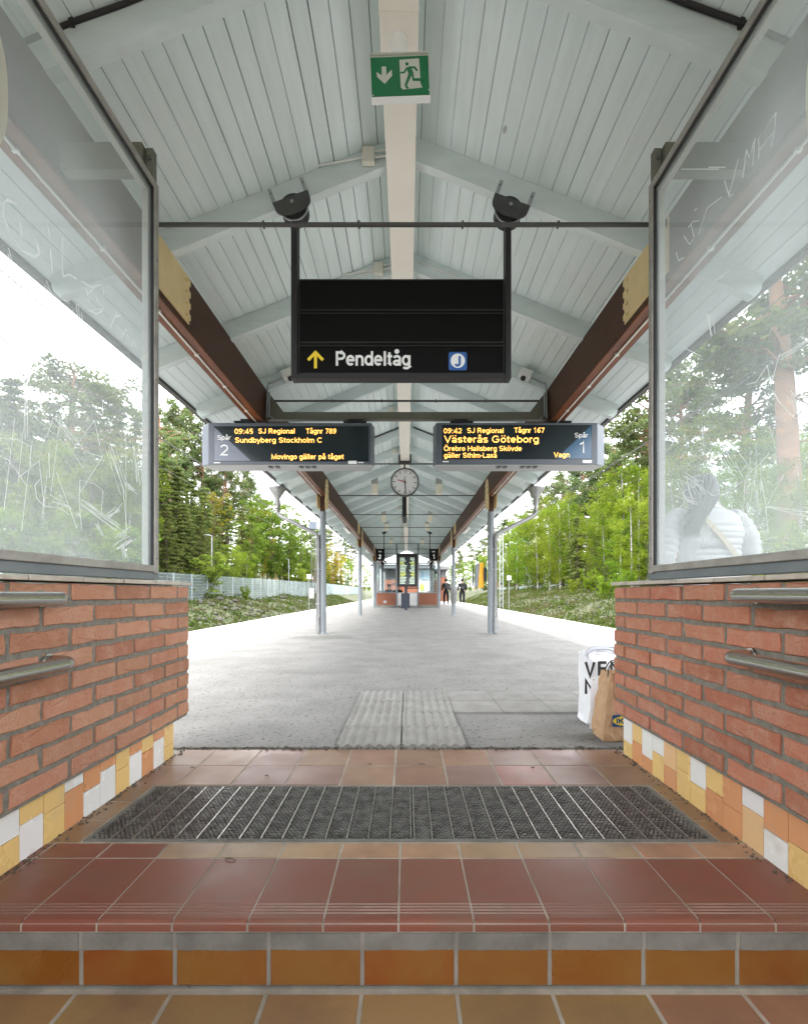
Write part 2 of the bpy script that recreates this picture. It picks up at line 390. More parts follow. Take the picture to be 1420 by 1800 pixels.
M('rock', (.085, .075, .062), .9, col2=(.045, .042, .036), scale=5, bump=.6, bscale=25)
M('earth', (.085, .09, .045), .95, col2=(.045, .06, .022), scale=.5, det=8, bump=.8, bscale=6, pores=(2.5, (.13, .105, .075), .6))
M('bark_dark', (.085, .06, .045), .9, col2=(.13, .1, .08), scale=9, bump=.6)
M('bark_pine', (.27, .135, .075), .9, col2=(.16, .1, .07), scale=3, bump=.6)
M('bark_birch', (.36, .35, .33), .8, col2=(.07, .065, .06), scale=5, stretch=(1, 1, 3.5), lo=.52, hi=.62)

def foliage(name, c1, c2, c3, scale=1.2, tr=.35):
    m = bpy.data.materials.new(name); m.use_nodes = True
    n, l = m.node_tree.nodes, m.node_tree.links
    n.remove(n['Principled BSDF'])
    out = n['Material Output']
    geo = n.new('ShaderNodeNewGeometry')
    q = n.new('ShaderNodeTexNoise'); q.inputs['Scale'].default_value = scale; q.inputs['Detail'].default_value = 3
    l.new(geo.outputs['Position'], q.inputs[0])
    r = n.new('ShaderNodeValToRGB')
    r.color_ramp.elements[0].position = .32; r.color_ramp.elements[0].color = (*c1, 1)
    r.color_ramp.elements[1].position = .68; r.color_ramp.elements[1].color = (*c3, 1)
    e = r.color_ramp.elements.new(.5); e.color = (*c2, 1)
    l.new(q.outputs['Fac'], r.inputs[0])
    oi = n.new('ShaderNodeObjectInfo')
    hs = n.new('ShaderNodeHueSaturation')
    mr = n.new('ShaderNodeMapRange'); mr.inputs[3].default_value = .8; mr.inputs[4].default_value = 1.25; l.new(oi.outputs['Random'], mr.inputs[0])
    wn2 = n.new('ShaderNodeTexWhiteNoise'); wn2.noise_dimensions = '1D'; l.new(oi.outputs['Random'], wn2.inputs['W'])
    mh = n.new('ShaderNodeMapRange'); mh.inputs[3].default_value = .478; mh.inputs[4].default_value = .515; l.new(wn2.outputs['Value'], mh.inputs[0])
    l.new(mr.outputs[0], hs.inputs['Value']); l.new(mh.outputs[0], hs.inputs['Hue']); l.new(r.outputs[0], hs.inputs['Color'])
    d = n.new('ShaderNodeBsdfDiffuse'); t = n.new('ShaderNodeBsdfTranslucent'); mxx = n.new('ShaderNodeMixShader'); mxx.inputs[0].default_value = tr
    l.new(hs.outputs[0], d.inputs[0]); l.new(hs.outputs[0], t.inputs[0]); l.new(d.outputs[0], mxx.inputs[1]); l.new(t.outputs[0], mxx.inputs[2])
    l.new(mxx.outputs[0], out.inputs[0])
    MATS[name] = m
foliage('leaf_birch', (.12, .19, .016), (.165, .25, .026), (.22, .3, .04), tr=.48)
foliage('leaf_yellow', (.22, .22, .03), (.3, .27, .04), (.34, .28, .06), tr=.42)
foliage('leaf_pine', (.085, .125, .05), (.13, .17, .065), (.17, .21, .085), tr=.36)
foliage('leaf_spruce', (.085, .125, .034), (.125, .165, .045), (.17, .205, .058), tr=.35)
foliage('leaf_mixed', (.11, .18, .026), (.16, .235, .036), (.21, .275, .05), tr=.45)
foliage('ground_leaf', (.045, .075, .014), (.07, .095, .025), (.1, .085, .045), scale=.7, tr=.35)

def sheen(n, l, k):                   # reflectance that rises towards grazing, the same from both sides of a thin sheet
    lw = n.new('ShaderNodeLayerWeight'); lw.inputs[0].default_value = .5
    p_ = n.new('ShaderNodeMath'); p_.operation = 'POWER'; l.new(lw.outputs['Facing'], p_.inputs[0]); p_.inputs[1].default_value = 5
    q_ = n.new('ShaderNodeMath'); q_.operation = 'MULTIPLY_ADD'; l.new(p_.outputs[0], q_.inputs[0]); q_.inputs[1].default_value = k; q_.inputs[2].default_value = .02
    return q_.outputs[0]
def pane_material():
    m = bpy.data.materials.new('scratched_pane'); m.use_nodes = True
    n, l = m.node_tree.nodes, m.node_tree.links
    n.remove(n['Principled BSDF']); out = n['Material Output']
    geo = n.new('ShaderNodeNewGeometry')
    sx = n.new('ShaderNodeSeparateXYZ'); l.new(geo.outputs['Position'], sx.inputs[0])
    q = n.new('ShaderNodeTexNoise'); q.inputs['Scale'].default_value = 1.6; q.inputs['Detail'].default_value = 5; l.new(geo.outputs['Position'], q.inputs[0])
    mpp = n.new('ShaderNodeMapping'); mpp.inputs['Scale'].default_value = (40, 40, 3); l.new(geo.outputs['Position'], mpp.inputs[0])
    q2 = n.new('ShaderNodeTexNoise'); q2.inputs['Scale'].default_value = 2.5; q2.inputs['Detail'].default_value = 3; l.new(mpp.outputs[0], q2.inputs[0])
    # haze that is thicker towards the lower edge and in drifts
    mr = n.new('ShaderNodeMapRange'); mr.inputs[1].default_value = .94; mr.inputs[2].default_value = 1.7; mr.inputs[3].default_value = .06; mr.inputs[4].default_value = 0; l.new(sx.outputs['Z'], mr.inputs[0])
    a = n.new('ShaderNodeMath'); a.operation = 'MULTIPLY_ADD'; l.new(q.outputs['Fac'], a.inputs[0]); a.inputs[1].default_value = .4; l.new(mr.outputs[0], a.inputs[2])
    a2 = n.new('ShaderNodeMath'); a2.operation = 'MULTIPLY_ADD'; l.new(q2.outputs['Fac'], a2.inputs[0]); a2.inputs[1].default_value = .0; l.new(a.outputs[0], a2.inputs[2])
    tr = n.new('ShaderNodeBsdfTransparent'); tr.inputs[0].default_value = (.86, .88, .885, 1)
    df = n.new('ShaderNodeBsdfDiffuse'); df.inputs[0].default_value = (.68, .725, .73, 1)
    tl = n.new('ShaderNodeBsdfTranslucent'); tl.inputs[0].default_value = (.68, .725, .73, 1)
    gl = n.new('ShaderNodeBsdfGlossy'); gl.inputs['Roughness'].default_value = .04
    m1 = n.new('ShaderNodeMixShader'); m1.inputs[0].default_value = .6; l.new(df.outputs[0], m1.inputs[1]); l.new(tl.outputs[0], m1.inputs[2])
    m2 = n.new('ShaderNodeMixShader'); l.new(a2.outputs[0], m2.inputs[0]); l.new(tr.outputs[0], m2.inputs[1]); l.new(m1.outputs[0], m2.inputs[2])
    m3 = n.new('ShaderNodeMixShader'); l.new(sheen(n, l, .35), m3.inputs[0]); l.new(m2.outputs[0], m3.inputs[1]); l.new(gl.outputs[0], m3.inputs[2])
    l.new(m3.outputs[0], out.inputs[0]); MATS['pane'] = m
    m = bpy.data.materials.new('scratch_mark'); m.use_nodes = True
    n, l = m.node_tree.nodes, m.node_tree.links
    n.remove(n['Principled BSDF']); out = n['Material Output']
    tr = n.new('ShaderNodeBsdfTransparent'); df = n.new('ShaderNodeBsdfDiffuse'); df.inputs[0].default_value = (.85, .87, .86, 1)
    tl = n.new('ShaderNodeBsdfTranslucent'); tl.inputs[0].default_value = (.85, .87, .86, 1)
    m1 = n.new('ShaderNodeMixShader'); m1.inputs[0].default_value = .5; l.new(df.outputs[0], m1.inputs[1]); l.new(tl.outputs[0], m1.inputs[2])
    m2 = n.new('ShaderNodeMixShader'); m2.inputs[0].default_value = .38; l.new(tr.outputs[0], m2.inputs[1]); l.new(m1.outputs[0], m2.inputs[2])
    l.new(m2.outputs[0], out.inputs[0]); MATS['scratch'] = m
    m = bpy.data.materials.new('clear_glass'); m.use_nodes = True
    n, l = m.node_tree.nodes, m.node_tree.links
    n.remove(n['Principled BSDF']); out = n['Material Output']
    tr = n.new('ShaderNodeBsdfTransparent'); tr.inputs[0].default_value = (.82, .87, .88, 1); gl = n.new('ShaderNodeBsdfGlossy'); gl.inputs['Roughness'].default_value = .05
    m3 = n.new('ShaderNodeMixShader'); l.new(sheen(n, l, .6), m3.inputs[0]); l.new(tr.outputs[0], m3.inputs[1]); l.new(gl.outputs[0], m3.inputs[2])
    l.new(m3.outputs[0], out.inputs[0]); MATS['glass'] = m
pane_material()
G = MATS

# ================================================================== GROUND, PLATFORM, PASSAGE
def gz(x, y):
    ax = abs(x)
    bump = .18 * math.sin(x * 1.3 + y * .35) + .12 * math.sin(y * .9 - x * .6)
    if ax < 8.3: return -1.0
    if x < 0:
        if ax < 13.0: t = (ax - 8.3) / 4.7; return -1.0 + 1.15 * (t * t * (3 - 2 * t)) + bump * t
        return .15 + min(ax - 13, 45) * .2 + bump * min(1, 1)
    if ax < 15.0: t = (ax - 8.3) / 6.7; return -1.0 + 1.7 * (t * t * (3 - 2 * t)) + bump * t
    return .7 + min(ax - 15, 45) * .12 + bump
xs = sorted(set([-420, -300, -200, -140, -100, -75, -58] + [-50 + 2 * i for i in range(18)] + [-14 + .7 * i for i in range(9)] + [-8.3, -5, 0, 5, 8.3] + [8.9 + .8 * i for i in range(11)] + [18 + 2.5 * i for i in range(14)] + [58, 75, 100, 140, 200, 300, 420]))
ys = [-120, -80, -50, -30] + [-20 + 2.2 * i for i in range(60)] + [115 + 10 * i for i in range(12)] + [240, 300, 400, 600, 900]
g = MB()
g.v = [(x, y, gz(x, y)) for y in ys for x in xs]
nx = len(xs)
g.f = [(j * nx + i, j * nx + i + 1, (j + 1) * nx + i + 1, (j + 1) * nx + i) for j in range(len(ys) - 1) for i in range(nx - 1)]
g.mi = [0] * len(g.f)
struct(g.build('ground', G['earth'], smooth=True))
for x0, x1 in ((-8.2, -4.8), (4.95, 8.4)):
    b = MB(); b.hexa([(x0, -60, -.99), (x1, -60, -.99), (x1, 300, -.99), (x0, 300, -.99)], [(x0 + .35, -60, -.72), (x1 - .35, -60, -.72), (x1 - .35, 300, -.72), (x0 + .35, 300, -.72)])
    struct(b.build('track_bed', G['ballast']))
    r = MB(); c = (x0 + x1) / 2
    for s in (-.72, .72):
        r.box(c + s - .035, c + s + .035, -60, 300, -.58, -.55); r.box(c + s - .01, c + s + .01, -60, 300, -.70, -.58); r.box(c + s - .07, c + s + .07, -60, 300, -.72, -.70)
    struct(r.build('railway_track', G['rail_steel']))

PL, PR = -4.69, 4.86               # platform edges
IL, IR = -3.57, 3.46               # inner edges of the pale edge slabs
YF = 2.645                         # where the tiled floor meets the asphalt
plat = MB()
plat.box(PL + .06, PR - .06, YF + .01, 130, -1.0, -.03)
plat.box(PL + .06, -1.26, -20, YF + .01, -1.0, -.03)
plat.box(1.24, PR - .06, -20, YF + .01, -1.0, -.03)
platform = struct(plat.build('platform', G['cement']))
# the asphalt, with its broken front edge against the tiles
a = MB()
def sheet(outline, z0, z1): a.prism(outline, z0, z1, 'z')
front = []
x = -1.26
while x < 1.24:
    front.append((x, YF + rnd.uniform(.006, .022) + (.02 if rnd.random() < .12 else 0)))
    x += rnd.uniform(.012, .03)
front.append((1.24, YF + .012))
AL, AR = IL, 2.8
sheet(front + [(AR, YF + .012), (AR, 130), (AL, 130), (AL, YF + .012)], -.029, .006)
sheet([(AL, -20), (-1.42, -20), (-1.42, 2.605), (-1.26, 2.605), (-1.26, YF + .0115), (AL, YF + .0115)], -.029, .006)
sheet([(1.40, -20), (AR, -20), (AR, YF + .0115), (1.24, YF + .0115), (1.24, 2.605), (1.40, 2.605)], -.029, .006)
ap = struct(a.build('asphalt_surface', G['asphalt'], platform))
d = MB(); XL0, XR0 = -1.2, 1.13
for i in range(420):               # grit lying in the joint
    x = rnd.uniform(-1.22, 1.2); y = YF + rnd.gauss(.008, .012); s = rnd.uniform(.002, .007)
    d.cbox((x, y, .001 + s / 2), (s * 1.6, s * 1.2, s), Matrix.Identity(4))
for i in range(260):               # dust and crumbs along the foot of both walls and on the steps
    s_ = rnd.random() < .5
    x = (XL0 + abs(rnd.gauss(0, .02))) if s_ else (XR0 - abs(rnd.gauss(0, .02)))
    y = rnd.uniform(1.28, YF); s = rnd.uniform(.0015, .005)
    d.cbox((x, y, .0005 + s / 2), (s * 1.6, s * 1.3, s), Matrix.Identity(4))
dd = d.build('joint_grit', G['dirt'], platform); struct(dd, 'stuff')
b = MB(); b.box(-1.26, 1.24, YF - .006, YF + .03, -.03, -.006); b.build('open_joint', G['dirt'], platform)
# fine cracks in the asphalt
ck_ = MB(); cr = random.Random(12)
for (x, y, a0, n_) in ((-1.9, 5.2, .1, 26), (-.9, 7.4, -.05, 30), (1.4, 4.6, 2.9, 16), (-2.6, 8.2, .02, 30), (.6, 9.6, .12, 34), (2.1, 6.6, 2.6, 20), (-.4, 12.6, .03, 40), (1.9, 13.5, .2, 26)):
    p = Vector((x, y, .0066)); ang = a0
    for k in range(n_):
        ang += cr.gauss(0, .28); ang = a0 + (ang - a0) * .8
        q = p + Vector((math.cos(ang), math.sin(ang), 0)) * cr.uniform(.02, .05); w = cr.uniform(.0012, .0035) * (1 + y * .06)
        nn = Vector((-math.sin(ang), math.cos(ang), 0)) * w
        ck_.add([p - nn, q - nn, q + nn, p + nn], [(0, 1, 2, 3)]); p = q
struct(ck_.build('asphalt_crack', G['dirt'], platform), 'stuff')
# pale edge slabs and the paver strip
def slab_mesh(w, l, h, bev=.006):
    m = MB(); m.hexa([(-w / 2, -l / 2, -h), (w / 2, -l / 2, -h), (w / 2, l / 2, -h), (-w / 2, l / 2, -h)], [(-w / 2, -l / 2, -bev), (w / 2, -l / 2, -bev), (w / 2, l / 2, -bev), (-w / 2, l / 2, -bev)])
    m.f.pop(1); m.mi.pop()
    k = len(m.v)
    m.v += [(-w / 2 + bev, -l / 2 + bev, 0), (w / 2 - bev, -l / 2 + bev, 0), (w / 2 - bev, l / 2 - bev, 0), (-w / 2 + bev, l / 2 - bev, 0)]
    m.f += [(k, k + 1, k + 2, k + 3)] + [(4 + i, 4 + (i + 1) % 4, k + (i + 1) % 4, k + i) for i in range(4)]; m.mi += [0] * 5
    return m.mesh('slab', G['edge_concrete'])
def rows(name, x0, x1, y0, y1, l, mat, z=.004, gap=.006):
    me = slab_mesh(x1 - x0 - gap, l - gap, .03); me.materials.clear(); me.materials.append(mat)
    y = y0
    while y + l <= y1 + 1e-6:
        put(name, me, platform, ((x0 + x1) / 2, y + l / 2, z + rnd.uniform(-.0015, .0015))); y += l
rows('edge_slab', PL, PL + .42, -2, 52, 1.8, G['edge_concrete'])
rows('edge_slab', PL + .42, IL, -2, 52, .9, G['edge_concrete'])
rows('edge_slab', PR - .42, PR, -2, 52, 1.8, G['edge_concrete'])
rows('edge_slab', IR, PR - .42, -2, 52, .9, G['edge_concrete'])
rows('paving_slab', AR, AR + .33, -2, 40, .7, G['slab_concrete'])
rows('paving_slab', AR + .33, IR, -2, 40, .7, G['slab_concrete'])
b = MB(); b.box(PL, IL, 52, 130, -.03, .004); b.box(IR, PR, 52, 130, -.03, .0045); struct(b.build('platform_edge', G['edge_concrete'], platform))
b = MB(); b.box(AR, IR, 40, 130, -.03, .004); struct(b.build('paving_strip', G['slab_concrete'], platform))

# corrugated guide slabs
def ribbed(w, l, along, n, h=.009):
    m = MB(); k = n * 6 + 1
    if along == 'y':
        top = [(-w / 2 + w * i / (k - 1), h * (.5 + .5 * math.cos(2 * math.pi * n * i / (k - 1)))) for i in range(k)]
        m.prism([(-w / 2, -.03)] + top + [(w / 2, -.03)], -l / 2, l / 2, 'y')
    else:
        top = [(-l / 2 + l * i / (k - 1), h * (.5 + .5 * math.cos(2 * math.pi * n * i / (k - 1)))) for i in range(k)]
        m.prism([(-l / 2, -.03)] + top + [(l / 2, -.03)], -w / 2, w / 2, 'x')
    return m.mesh('tactile_slab', G['slab_concrete'], 40)
t1 = ribbed(.343, .355, 'y', 6, .015); t2 = ribbed(.343, .355, 'x', 9, .012)
for r in range(4):
    for c in range(2):
        put('tactile_slab', t1, platform, (-.205 + .349 * c + rnd.uniform(-.003, .003), YF + .19 + .365 * r, .011 + rnd.uniform(-.002, .002)), (0, 0, rnd.uniform(-.006, .006)))
for r in range(2):
    for c in range(7):
        put('tactile_slab', t2, platform, (.494 + .349 * c, YF + .19 + .365 * (r + 2), .009))

# ------------------------------------------------------------------ tiled passage and steps
fl = MB()
fl.box(-1.25, 1.23, 1.285, 1.664, -.6, -.0016); fl.box(-1.25, 1.23, 2.141, YF - .002, -.6, -.0016); fl.box(-1.25, -1.0945, 1.6641, 2.1409, -.6, -.0016); fl.box(1.0495, 1.23, 1.6641, 2.1409, -.6, -.0016); fl.box(-1.0945, 1.0495, 1.6641, 2.1409, -.6, -.03)
fl.box(-1.25, 1.23, 1.272, 1.2849, -.0295, -.0018); fl.box(-1.25, 1.23, 1.2605, 1.2719, -.0292, -.0068)

fl.box(-1.25, 1.23, .95, 1.284, -.6, -.1722)
fl.box(-1.25, 1.23, .65, .949, -.8, -.34)
fl.box(-1.25, 1.23, .35, .649, -1.0, -.51)
fl.box(-1.25, 1.23, .05, .349, -1.2, -.68)
for k in range(14): fl.box(-1.25, 1.23, .05 - .3 * (k + 1), .049 - .3 * k, -3.6, -.85 - .17 * k)
fl.box(-1.25, 1.23, -9, -4.16, -3.6, -3.3)
floor = struct(fl.build('passage_floor', G['grout']))
def tile_mesh(w, l, t=.012, bev=.0025):
    m = MB()
    a0 = [(-w / 2, -l / 2), (w / 2, -l / 2), (w / 2, l / 2), (-w / 2, l / 2)]
    m.v = [(x, y, -t) for x, y in a0] + [(x, y, -bev) for x, y in a0] + [(x - math.copysign(bev, x), y - math.copysign(bev, y), 0) for x, y in a0]
    m.f = [(i, (i + 1) % 4, 4 + (i + 1) % 4, 4 + i) for i in range(4)] + [(4 + i, 4 + (i + 1) % 4, 8 + (i + 1) % 4, 8 + i) for i in range(4)] + [(8, 9, 10, 11)]
    m.mi = [0] * len(m.f)
    return m
TILE = {}
def tile(name, x0, x1, y0, y1, z, col, mat='floor_tile', gap=.0055):
    w, l = round(x1 - x0 - gap, 3), round(y1 - y0 - gap, 3)
    if (w, l, mat) not in TILE: TILE[(w, l, mat)] = tile_mesh(w, l).mesh('tile', G[mat])
    o = put(name, TILE[(w, l, mat)], floor, ((x0 + x1) / 2, (y0 + y1) / 2, z + rnd.uniform(-.0007, .0007)), (rnd.uniform(-.0015, .0015), rnd.uniform(-.0015, .0015), 0), col)
    return o
def jit(c, v=.06):
    k = 1 + rnd.uniform(-v, v); return tuple(min(1, max(0, q * k * (1 + rnd.uniform(-v, v) * .35))) for q in c)
XL, XR = -1.205, 1.135              # tiled faces of the two walls
RED, BUFF, TAN, PINK = (.2, .073, .05), (.34, .225, .13), (.285, .175, .115), (.265, .155, .13)
# bull-nosed step tiles with four cut grooves
def nose_mesh(w, l):
    m = MB(); r = .014
    prof = [(l / 2, -.012), (l / 2, -.001), (l / 2 - .001, 0)]
    g0 = -l / 2 + .075
    for k in range(4):
        q = g0 - k * .0125
        prof += [(q, 0), (q - .0018, -.0028), (q - .0042, -.0028), (q - .006, 0)]
    prof += [(-l / 2 + r, 0)] + [(-l / 2 + r - r * math.sin(t), -r + r * math.cos(t)) for t in (.3, .6, .9, 1.2, 1.57)] + [(-l / 2, -.026), (-l / 2 + .004, -.030), (-l / 2 + .03, -.030), (-l / 2 + .03, -.012)]
    m.prism(prof, -w / 2, w / 2, 'x')
    return m.mesh('nosing_tile', G['floor_tile'])
nm = nose_mesh(.1873, .297)
x = -.9855 - .1928 * 2
yN0, yN1 = 1.257, 1.56
while x < 1.2:
    x0, x1 = max(x, XL - .03), min(x + .1928, XR + .05)
    o = put('nosing_tile', nm if x1 - x0 > .19 else nose_mesh(x1 - x0 - .007, .297), floor, ((x0 + x1) / 2, (yN0 + yN1) / 2 - .001, rnd.uniform(-.0006, .0006)), (0, 0, 0), jit(RED, .12))
    tile('floor_tile', x0, x1, yN1, 1.655, 0, jit(RED if x < -.85 else (BUFF if (x < -.25 or .1 < x < .6) else (.39, .23, .14)), .09))
    x += .1928
# tiles either side of the grate and the two rows beyond
for k in range(3):
    y0, y1 = 1.655 + .165 * k, 1.655 + .165 * (k + 1)
    tile('floor_tile', XL, -1.1, y0, y1, 0, jit((.25, .155, .085), .12))
    tile('floor_tile', 1.055, XR, y0, y1, 0, jit((.25, .15, .08), .12))
far_cols = [[TAN, TAN, PINK, TAN, TAN, TAN, TAN, PINK, PINK, TAN, TAN], [TAN, TAN, PINK, PINK, TAN, TAN, PINK, (.34, .15, .12), PINK, TAN, TAN]]
for r, (y0, y1) in enumerate(((2.395, YF - .004), (2.15, 2.395))):
    x = -.5335 - .238 * 3; k = 0
    while x < XR:
        x0, x1 = max(x, XL), min(x + .238, XR)
        if x1 - x0 > .03: tile('floor_tile', x0, x1, y0, y1, 0, jit(far_cols[r][min(k, 10)], .09))
        x += .238; k += 1
# riser of the first step: cement band over glazed tiles; tread below
b = MB(); b.box(-1.25, 1.23, 1.2638, 1.2838, -.1664, -.0725); b.box(-1.25, 1.23, 1.2612, 1.2845, -.072, -.0305); b.build('riser_bed', G['riser_bed'], floor)
b = MB(); b.box(-1.25, 1.23, 1.2585, 1.2835, -.1721, -.1665); b.build('cement_fillet', G['cement'], floor)
x = -.834 - .24 * 2; k = 0
RC = [tuple(q * w_ for q, w_ in zip(c_, (.54, .45, .32))) for c_ in [(.33, .15, .035), (.34, .14, .03), (.36, .115, .03), (.37, .17, .05), (.36, .175, .055), (.38, .12, .028), (.36, .165, .045), (.37, .155, .035), (.35, .16, .04), (.33, .125, .04), (.33, .13, .04)]]
rt = tile_mesh(.231, .096).mesh('riser_tile', G['riser_tile'])
tt = tile_mesh(.231, .28).mesh('floor_tile', G['floor_tile'])
while x < 1.2:
    m_ = MB(); xs_l = np.linspace(x + .006, x + .235, 9)
    m_.prism([(x + .006, -.0306)] + [(q, -.0735 + rnd.uniform(-.0018, .0012)) for q in xs_l] + [(x + .235, -.0306)], 1.2585 + rnd.uniform(0, .001), 1.2718, 'y'); m_.build('cement_band', G['cement'], floor)
    put('riser_tile', rt, floor, (x + .12, 1.262, -.119), (math.radians(90), 0, 0), RC[k % 11])
    put('floor_tile', tt, floor, (x + .12, 1.1, -.1705 + rnd.uniform(-.0006, .0006)), None, jit((.29, .185, .08) if k < 8 else (.29, .155, .09), .08))
    x += .24; k += 1

# unseen stairwell going down behind the camera, added to darken the riser
sw = MB()
sw.box(-1.45, -1.251, -9, -.21, -3.6, .88); sw.box(1.231, 1.43, -9, -.21, -3.6, .88); sw.box(-1.45, 1.43, -4.6, -4.3, -.95, .88); sw.box(-1.45, 1.43, -9.2, -9.001, -3.6, -.95); sw.box(-1.45, 1.43, -9, -4.601, -1.1, -.95)
struct(sw.build('unseen_stairwell_wall', G['far_brick']))

# ------------------------------------------------------------------ foot grate
gr = thing('foot_grate', 'dark metal foot scraper grate sunk in the tiled floor before the platform', 'grate', (0, 1.9, 0))
gx0, gx1, gy0, gy1 = -1.094, 1.049, 1.665, 2.14
b = MB(); t = .012
b.box(gx0, gx1, gy0, gy0 + t, -.028, .002); b.box(gx0, gx1, gy1 - t, gy1, -.028, .002)
b.box(gx0, gx0 + t, gy0 + t, gy1 - t, -.028, .002); b.box(gx1 - t, gx1, gy0 + t, gy1 - t, -.028, .002)
b.build('frame', G['cement'], gr)
b = MB(); b.box(gx0 + t, gx1 - t, gy0 + t, gy1 - t, -.028, -.0180); b.build('backing', G['rubber'], gr)
n = 29; pitch = (gx1 - gx0 - 2 * t) / n
bar = MB(); bar.box(-.0022, .0022, gy0 + t, gy1 - t, -.0179, .003); barm = bar.mesh('bar', G['grate_metal'])
for i in range(1, n):
    put('bar', barm, gr, (gx0 + t + pitch * i, 0, rnd.uniform(-.0006, .0004)))
    if i == 15: put('bar', barm, gr, (gx0 + t + pitch * i + .012, 0, 0))
b = MB()
for i in range(n):
    x0 = gx0 + t + pitch * i + .004
    k = 0; y = gy0 + t + .006
    while y < gy1 - t - .006:
        off = (k % 2) * .5
        for j in range(4):
            u0 = x0 + (pitch - .008) * min(1, (j + off) / 4); u1 = x0 + (pitch - .008) * min(1, (j + off + .72) / 4)
            if u1 - u0 > .004:
                zz = rnd.uniform(-.0022, .0012)
                b.add([(u0, y, -.0179), (u1, y, -.0179), (u1, y + .0035, -.0179), (u0, y + .0035, -.0179), (u0, y, zz), (u1, y, zz), (u1, y + .0035, zz + .0008), (u0, y + .0035, zz + .0008)],
                      [(4, 5, 6, 7), (0, 1, 5, 4), (1, 2, 6, 5), (2, 3, 7, 6), (3, 0, 4, 7)])
        y += .0125; k += 1
struct(b.build('scraper_rib', G['grate_rib'], gr), 'stuff')

# ------------------------------------------------------------------ the two brick parapets
def brick_mesh(l, d, h=.0592, seed=0):
    """a rough brick: length along y, depth along x (front face at x=0 looking to +x), centred in y and z"""
    r = random.Random(seed)
    n1, n2 = max(2, int(l / .045)), 2
    per = [(-l / 2 + l * i / n1, -h / 2) for i in range(n1)] + [(l / 2, -h / 2 + h * i / n2) for i in range(n2)] + [(l / 2 - l * i / n1, h / 2) for i in range(n1)] + [(-l / 2, h / 2 - h * i / n2) for i in range(n2)]
    N = len(per); m = MB()
    mid, inn = [], []
    for a_, c_ in per:
        ja, jc = r.uniform(-.0035, .0016), r.uniform(-.0036, .0016)
        sa = 1 if abs(abs(a_) - l / 2) < 1e-6 else 0; sc = 1 if abs(abs(c_) - h / 2) < 1e-6 else 0
        a2 = a_ + sa * math.copysign(1, a_) * ja; c2 = c_ + sc * math.copysign(1, c_) * jc
        dp = r.uniform(.002, .005) + (.009 if r.random() < .12 else 0)
        mid.append((-dp, a2, c2)); inn.append((-dp * .35 + r.uniform(-.0004, .0008), a2 - math.copysign(.0035 * (sa or .0), a2) if sa else a2, c2 - math.copysign(.0035, c2) if sc else c2))
    m.v = [(-d, a_, c_) for a_, c_ in per] + mid + inn
    m.f = [(i, (i + 1) % N, N + (i + 1) % N, N + i) for i in range(N)] + [(N + i, N + (i + 1) % N, 2 * N + (i + 1) % N, 2 * N + i) for i in range(N)] + [tuple(2 * N + i for i in range(N))]
    m.mi = [0] * len(m.f); m.mi[-1] = 1
    return m.mesh('brick', [G['brick'], G['brick_face']])
BR = {k: [brick_mesh(l, d, seed=s * 7 + i) for s in range(7)] for i, (k, l, d) in enumerate((('full', .2465, .115), ('half', .117, .245), ('end', .2465, .115)))}
ZT, CH = .873, .075
